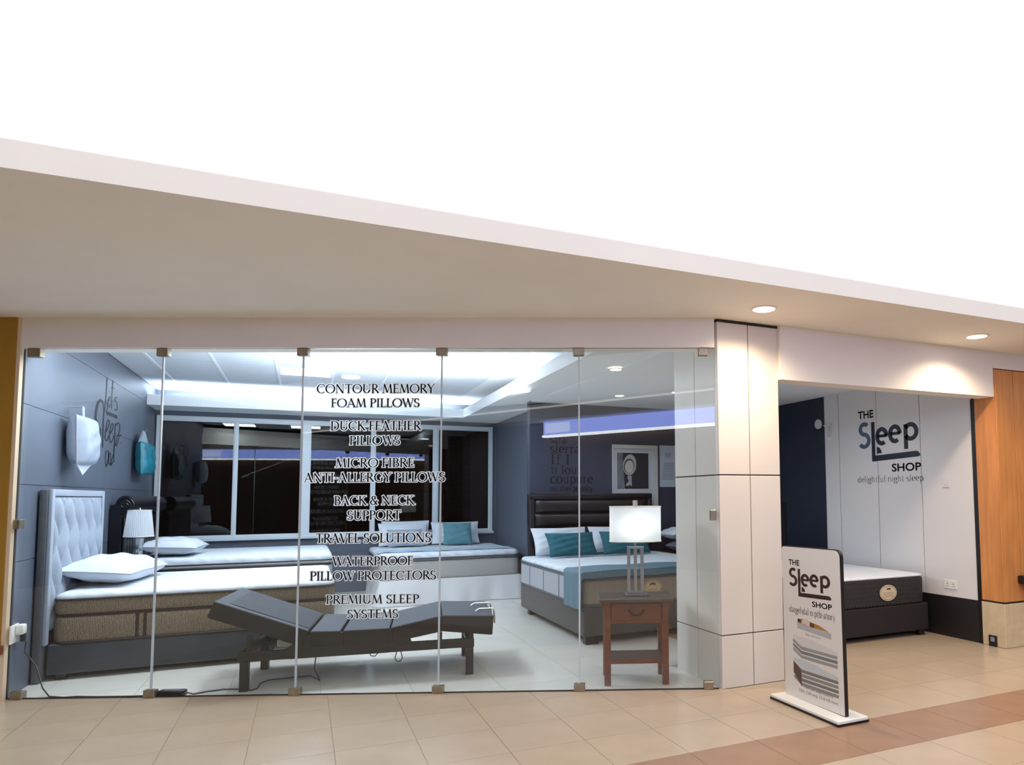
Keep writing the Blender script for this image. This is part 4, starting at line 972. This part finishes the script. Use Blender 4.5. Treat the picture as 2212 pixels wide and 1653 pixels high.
# ================================================================== NIGHTSTAND AND LIT LAMP
ns = thing('nightstand', 'cherry wood nightstand with one drawer in front of the leather bed', 'nightstand', (2.254, 4.63, 0), R(-21.6))
obj('table_top', MB().rbox(-.275, .275, -.035, .345, .607, .635, .005), M_CHERRYTOP, ns)
for x in (-.215, .215):
    for y in (.0, .30): obj('leg', MB().rbox(x-.024, x+.024, y-.0, y+.044, .0005, .6065, .004), M_CHERRY, ns)
obj('side_panel', MB().box(-.222, -.208, .045, .299, .47, .606).box(.208, .222, .045, .299, .47, .606).box(-.19, .19, .322, .336, .47, .606), M_CHERRY, ns)
obj('corbel', MB().extr([(-.239, .606), (-.262, .606), (-.239, .55)], .005, .035).extr([(.239, .606), (.239, .55), (.262, .606)], .005, .035), M_CHERRY, ns)
dr = obj('drawer_front', MB().rbox(-.189, .189, .008, .028, .474, .598, .004), M_CHERRY, ns)
obj('bail_pull', MB().tube([(-.055, .006, .55), (-.05, -.012, .535), (-.03, -.018, .518), (0, -.02, .512), (.03, -.018, .518), (.05, -.012, .535), (.055, .006, .55)], .006, 8), M_DKBRASS, dr, True)
obj('apron', MB().box(-.19, .19, .012, .03, .45, .473), M_CHERRY, ns)
obj('shelf', MB().rbox(-.20, .20, .02, .325, .165, .187, .004), M_CHERRYTOP, ns)
obj('shelf_rail', MB().box(-.19, .19, .015, .0195, .155, .187), M_CHERRY, ns)
l2 = thing('table_lamp', 'lit table lamp with white drum shade and steel rod stem on the nightstand', 'lamp', (2.315, 4.765, .6355), R(-21.6))
obj('base', MB().rbox(-.09, .09, -.06, .06, 0, .02, .003).rbox(-.065, .065, -.045, .045, .02, .032, .003), mat('pewter', (120, 118, 118), .35, .7), l2)
for x in (-.052, -.001, .05): obj('stem_rod', MB().rbox(x-.012, x+.012, -.012, .012, .032, .355, .002), mat('lamp_steel', (168, 170, 174), .3, .8), l2)
obj('stem_cap', MB().rbox(-.066, .064, -.02, .02, .355, .372, .003), mat('lamp_steel', (168, 170, 174)), l2)
obj('neck', MB().tube([(0, 0, .372), (0, 0, .5)], .008), M_CHROME, l2, True)
mb = MB().grid(lambda u, v: (.198*math.cos(2*PI*u), .125*math.sin(2*PI*u), .412+.265*v), 48, 4)
M_SHADE2 = mat('lit_linen_shade', (236, 238, 242), .9, bump=.3, bscale=160)
nt = M_SHADE2.node_tree; tb = nt.nodes.new('ShaderNodeBsdfTranslucent'); tb.inputs[0].default_value = (.9, .93, .96, 1)
mx = nt.nodes.new('ShaderNodeMixShader'); mx.inputs[0].default_value = .6
nt.links.new(nt.nodes['Principled BSDF'].outputs[0], mx.inputs[1]); nt.links.new(tb.outputs[0], mx.inputs[2]); nt.links.new(mx.outputs[0], nt.nodes['Material Output'].inputs['Surface'])
obj('shade', mb, M_SHADE2, l2, True)
for z in (.412, .677):
    obj('shade_rim', MB().tube([(.199*math.cos(2*PI*k/40), .126*math.sin(2*PI*k/40), z) for k in range(40)], .004, 6, closed=True), M_WHPL, l2, True)
obj('spider', MB().tube([(-.195, 0, .66), (.195, 0, .66)], .003, 6), M_CHROME, l2)
obj('finial', MB().rbox(-.018, .018, -.012, .012, .664, .725, .004), mat('stone_finial', (176, 168, 160), .6, var=.25, scale=60), l2)
obj('bulb', MB().lathe([(.012, .46), (.02, .49), (.033, .525), (.03, .55), (.012, .57)], 16), emit_mat('lamp_bulb', (1, .98, .93), 10), l2, True)
pd = bpy.data.lights.new('lamp_bulb_light', 'POINT'); pd.energy = .55; pd.color = (.95, .97, 1); pd.shadow_soft_size = .03
po_ = bpy.data.objects.new('lamp_bulb_light', pd); C.objects.link(po_); po_.parent = l2; po_.location = (0, -.045, .53)

# ================================================================== PILLOWS HANGING ON THE LEFT WALL
hp = thing('hanging_pillow', 'white packed pillow hanging on a hook on the slate wall', 'pillow', (XW+.115, 7.33, 1.90), 0, 'pillows hanging on the wall')
hp.rotation_euler = (0, R(88), R(0))
obj('cover', pillow_mb(.42, .40, .20, .015, 31, wr=.004, ex=.28), mat('packed_pillow_cotton', (152, 162, 178), .55, bump=.4, bscale=12), hp, 60)
obj('side_gusset', MB().tube([(-.2, -.198, 0), (0, -.198, .0), (.2, -.198, 0)], .005, 6), mat('grey_piping', (150, 152, 160)), hp, True)
obj('bag_flap', MB().add([(.20, -.19, .0), (.20, .12, .03), (.30, -.17, .035), (.20, -.19, -.01), (.20, .12, .02), (.30, -.17, .03)], [(0,1,2),(5,4,3),(0,2,5,3),(1,4,5,2)]), mat('pale_poly', (166, 176, 190), .5), hp)
obj('hang_tab', MB().box(-.30, -.19, -.03, .03, -.002, .002), mat('pale_poly', (166, 176, 190)), hp)
obj('hook', MB().tube([(-.295, 0, -.12), (-.295, 0, .0), (-.305, 0, .02), (-.32, 0, .02)], .004, 6), M_CHROME, hp, True)
hq = thing('hanging_pillow', 'teal packed pillow hanging on the slate wall beside the window', 'pillow', (XW+.10, 9.98, 1.885), 0, 'pillows hanging on the wall')
hq.rotation_euler = (0, R(88), R(0))
obj('cover', pillow_mb(.40, .52, .17, .015, 32, wr=.005, ex=.3), mat('teal_packed', (30, 116, 134), .35, var=.2, scale=8, bump=.4, bscale=14), hq, 60)
obj('side_gusset', MB().tube([(-.19, .257, 0), (0, .26, .0), (.2, .257, 0)], .008, 6), M_WHPL, hq, True)
obj('bag_neck', MB().add([(-.19, -.23, .0), (-.19, .20, .0), (-.34, .06, -.01), (-.34, -.04, -.01), (-.19, -.23, -.03), (-.19, .20, -.03), (-.34, .06, -.02), (-.34, -.04, -.02)], [(0,1,2,3),(7,6,5,4),(0,3,7,4),(1,5,6,2),(2,6,7,3)]), mat('pale_poly', (166, 176, 190)), hq)
obj('hook', MB().tube([(-.335, 0, -.095), (-.335, 0, .0), (-.35, 0, .02)], .004, 6), M_CHROME, hq, True)

# ================================================================== BED BY THE ENTRANCE
b5 = thing('bed', 'black divan bed against the white logo wall', 'bed', (4.30, 4.985, 0), 0, 'display beds')
obj('base', MB().rbox(0, 1.36, 0, 1.9, .055, .318, .012, 2), mat('black_fabric', (30, 24, 26), .8), b5)
for x, y in ((.05, .02), (1.25, .02), (.05, 1.8), (1.25, 1.8)): obj('foot', MB().rbox(x, x+.07, y, y+.06, .0005, .0545, .004), M_BLACK, b5)
obj('headboard', MB().rbox(-.02, 1.16, 1.915, 1.985, .01, 1.30, .03, 3), mat('black_headboard', (14, 13, 16), .6), b5, True)
m5 = mattress('black honeycomb quilted mattress with white top and round label', 4.30, 5.655, 4.985, 6.88,
    [(.3195, .582, M_DKMATT, 'side_panel', 0), (.582, .606, M_WHITE, 'top_panel', .006)], .11)
ox_, oy_, oz = m5.location
mb = MB()
for r_ in range(6):
    for k in range(26):
        x = 4.42+.0445*k+(.022 if r_ % 2 else 0); z = .345+.042*r_
        if x > 5.54: continue
        mb.add([(x-ox_+.019*math.cos(2*PI*q/6), 4.9849-oy_, z-oz+.019*math.sin(2*PI*q/6)) for q in range(6)]+[(x-ox_, 4.9785-oy_, z-oz)], [(q, (q+1) % 6, 6) for q in range(6)])
o = obj('honeycomb_quilting', mb, M_DKMATT, m5, True); o['kind'] = 'stuff'
obj('label', MB().lathe([(.108, 0), (.108, .006)], 36, sx=1, sy=.7).xf(Matrix.Translation((5.12-ox_, 4.9782-oy_, .447-oz)) @ Matrix.Rotation(R(90), 4, 'X')), mat('cream_label', (206, 192, 168), .5, var=.08, scale=60), m5)
mb = MB(); put_strokes(mb, [([(5.12-ox_+.096*math.cos(2*PI*k/36), .447-oz+.064*math.sin(2*PI*k/36)) for k in range(37)], .004)]+[([(5.05-ox_, .45-oz-.014*k), (5.19-ox_, .45-oz-.014*k)], .003) for k in range(4)]+[([(5.10-ox_, .485-oz), (5.15-ox_, .485-oz)], .018)], lambda x, y, e: (x, 4.9718-oy_-e, y))
obj('label_print', mb, mat('label_ink', (92, 70, 46)), m5)

# ================================================================== STANDING SIGN BOARD
sg = thing('sign_board', 'standing white sign board with the shop logo and mattress pictures by the column', 'sign', (3.03, 3.60, 0), R(-90))
BW, BH = .288, 1.01
brd = Matrix.Translation((0, 0, .035)) @ Matrix.Rotation(R(-.6), 4, 'Y')
mb = MB(); bp_ = []
for cx, cz, a0 in ((BW-.045, BH-.045, 0), (-BW+.02, BH-.02, 90)):
    for k in range(6): a = R(a0+90*k/5); r_ = .045 if a0 == 0 else .02; bp_.append((cx+r_*math.cos(a), cz+r_*math.sin(a)))
bp_ += [(-BW, 0), (BW, 0)]
mb.extr(bp_, -.0, .022); mb.xf(brd); obj('panel', mb, M_BLACK, sg)
mb = MB(); fp_ = [(x*.985-.003, z*.994+.001) for x, z in bp_]; mb.extr(fp_, -.003, -.0005); mb.xf(brd)
obj('printed_face', mb, mat('sign_white', (226, 220, 216), .4), sg)
obj('foot_base', MB().rbox(-.33, .33, -.10, .14, .0005, .034, .006), M_WHPL, sg)
obj('foot_edge', MB().box(-.332, .332, -.102, .142, .001, .016), M_BLACK, sg)
def sg3(x0, x1, z0, z1): return lambda x, z, e=0: tuple(brd @ Vector((x0+(x1-x0)*x, -.0036-e, z0+(z1-z0)*z)))
M_SIGNB = mat('brown_print', (52, 22, 16), .5)
logo(sg, sg3(-.215, .20, .612, .925), M_SIGNB, M_VINYLK)
M_SGREY = mat('sign_grey_ink', (112, 104, 100), .5); f1_ = sg3(0, 1, 0, 1); f1 = lambda x, z, e=0: f1_(x*1.42, z*.89, e)
mb = MB(); st, wd = text_strokes('daigehdal o ptb-atory'); put_strokes(mb, st, lambda x, y, e: f1(-.155+.315*x/wd, .636+y*.05, e), .004, 1); obj('tagline', mb, M_SGREY, sg)
def spoly(nm, pts, rgb, e=0.0): obj(nm, MB().add([f1(x, z, e) for x, z in pts], [tuple(range(len(pts)))]), mat('print_%d_%d_%d' % rgb, rgb, .5), sg)
spoly('print_bed', [(-.10, .525), (.13, .50), (.13, .54), (-.10, .565)], (178, 176, 178))
spoly('print_sleeper', [(-.095, .566), (-.09, .59), (-.07, .60), (-.04, .604), (.0, .588), (.05, .58), (.12, .545), (.0, .556)], (176, 122, 56), 2e-4)
spoly('print_sleeper', [(-.07, .568), (-.06, .602), (-.03, .606), (-.01, .588), (-.012, .556)], (214, 196, 186), 4e-4)
spoly('print_sleeper', [(-.098, .572), (-.094, .598), (-.078, .596), (-.07, .572)], (66, 40, 30), 6e-4)
spoly('print_sleeper', [(-.012, .556), (-.01, .588), (.02, .584), (.02, .553)], (104, 60, 40), 6e-4)
for s, a, b, c, d in (('Bas bavary', -.04, .06, .482, .498), ('Fiorcuns beep hustory', -.06, .13, .088, .112), ('DEX, C60 wng, 1.0 & 4.8 moot', -.10, .16, .052, .08)):
    mb = MB(); put_text(mb, s, a, b, c, d, f1); obj('small_print', mb, M_SGREY, sg)
for nm, zb, cols in (('print_upper_mattress', .345, ((212, 206, 204), (150, 150, 152), (120, 122, 124))), ('print_lower_mattress', .175, ((196, 200, 206), (120, 118, 118), (138, 136, 132)))):
    spoly(nm, [(-.135, zb+.105), (-.075, zb+.055), (.165, zb+.055), (.165, zb+.075), (.0, zb+.115), (-.13, zb+.125)], cols[0])
    for k in range(4):
        z = zb-.032*k+.05
        c_ = cols[1] if k % 2 == 0 else cols[2]
        if nm == 'print_upper_mattress' and k > 2: continue
        spoly(nm, [(-.135, z+.045), (-.075, z), (.165, z), (.165, z-.022), (-.075, z-.024), (-.135, z+.022)], c_, 2e-4)
spoly('print_lower_mattress', [(-.136, .275), (-.08, .21), (-.08, .10), (-.136, .19)], (92, 72, 66), 4e-4)
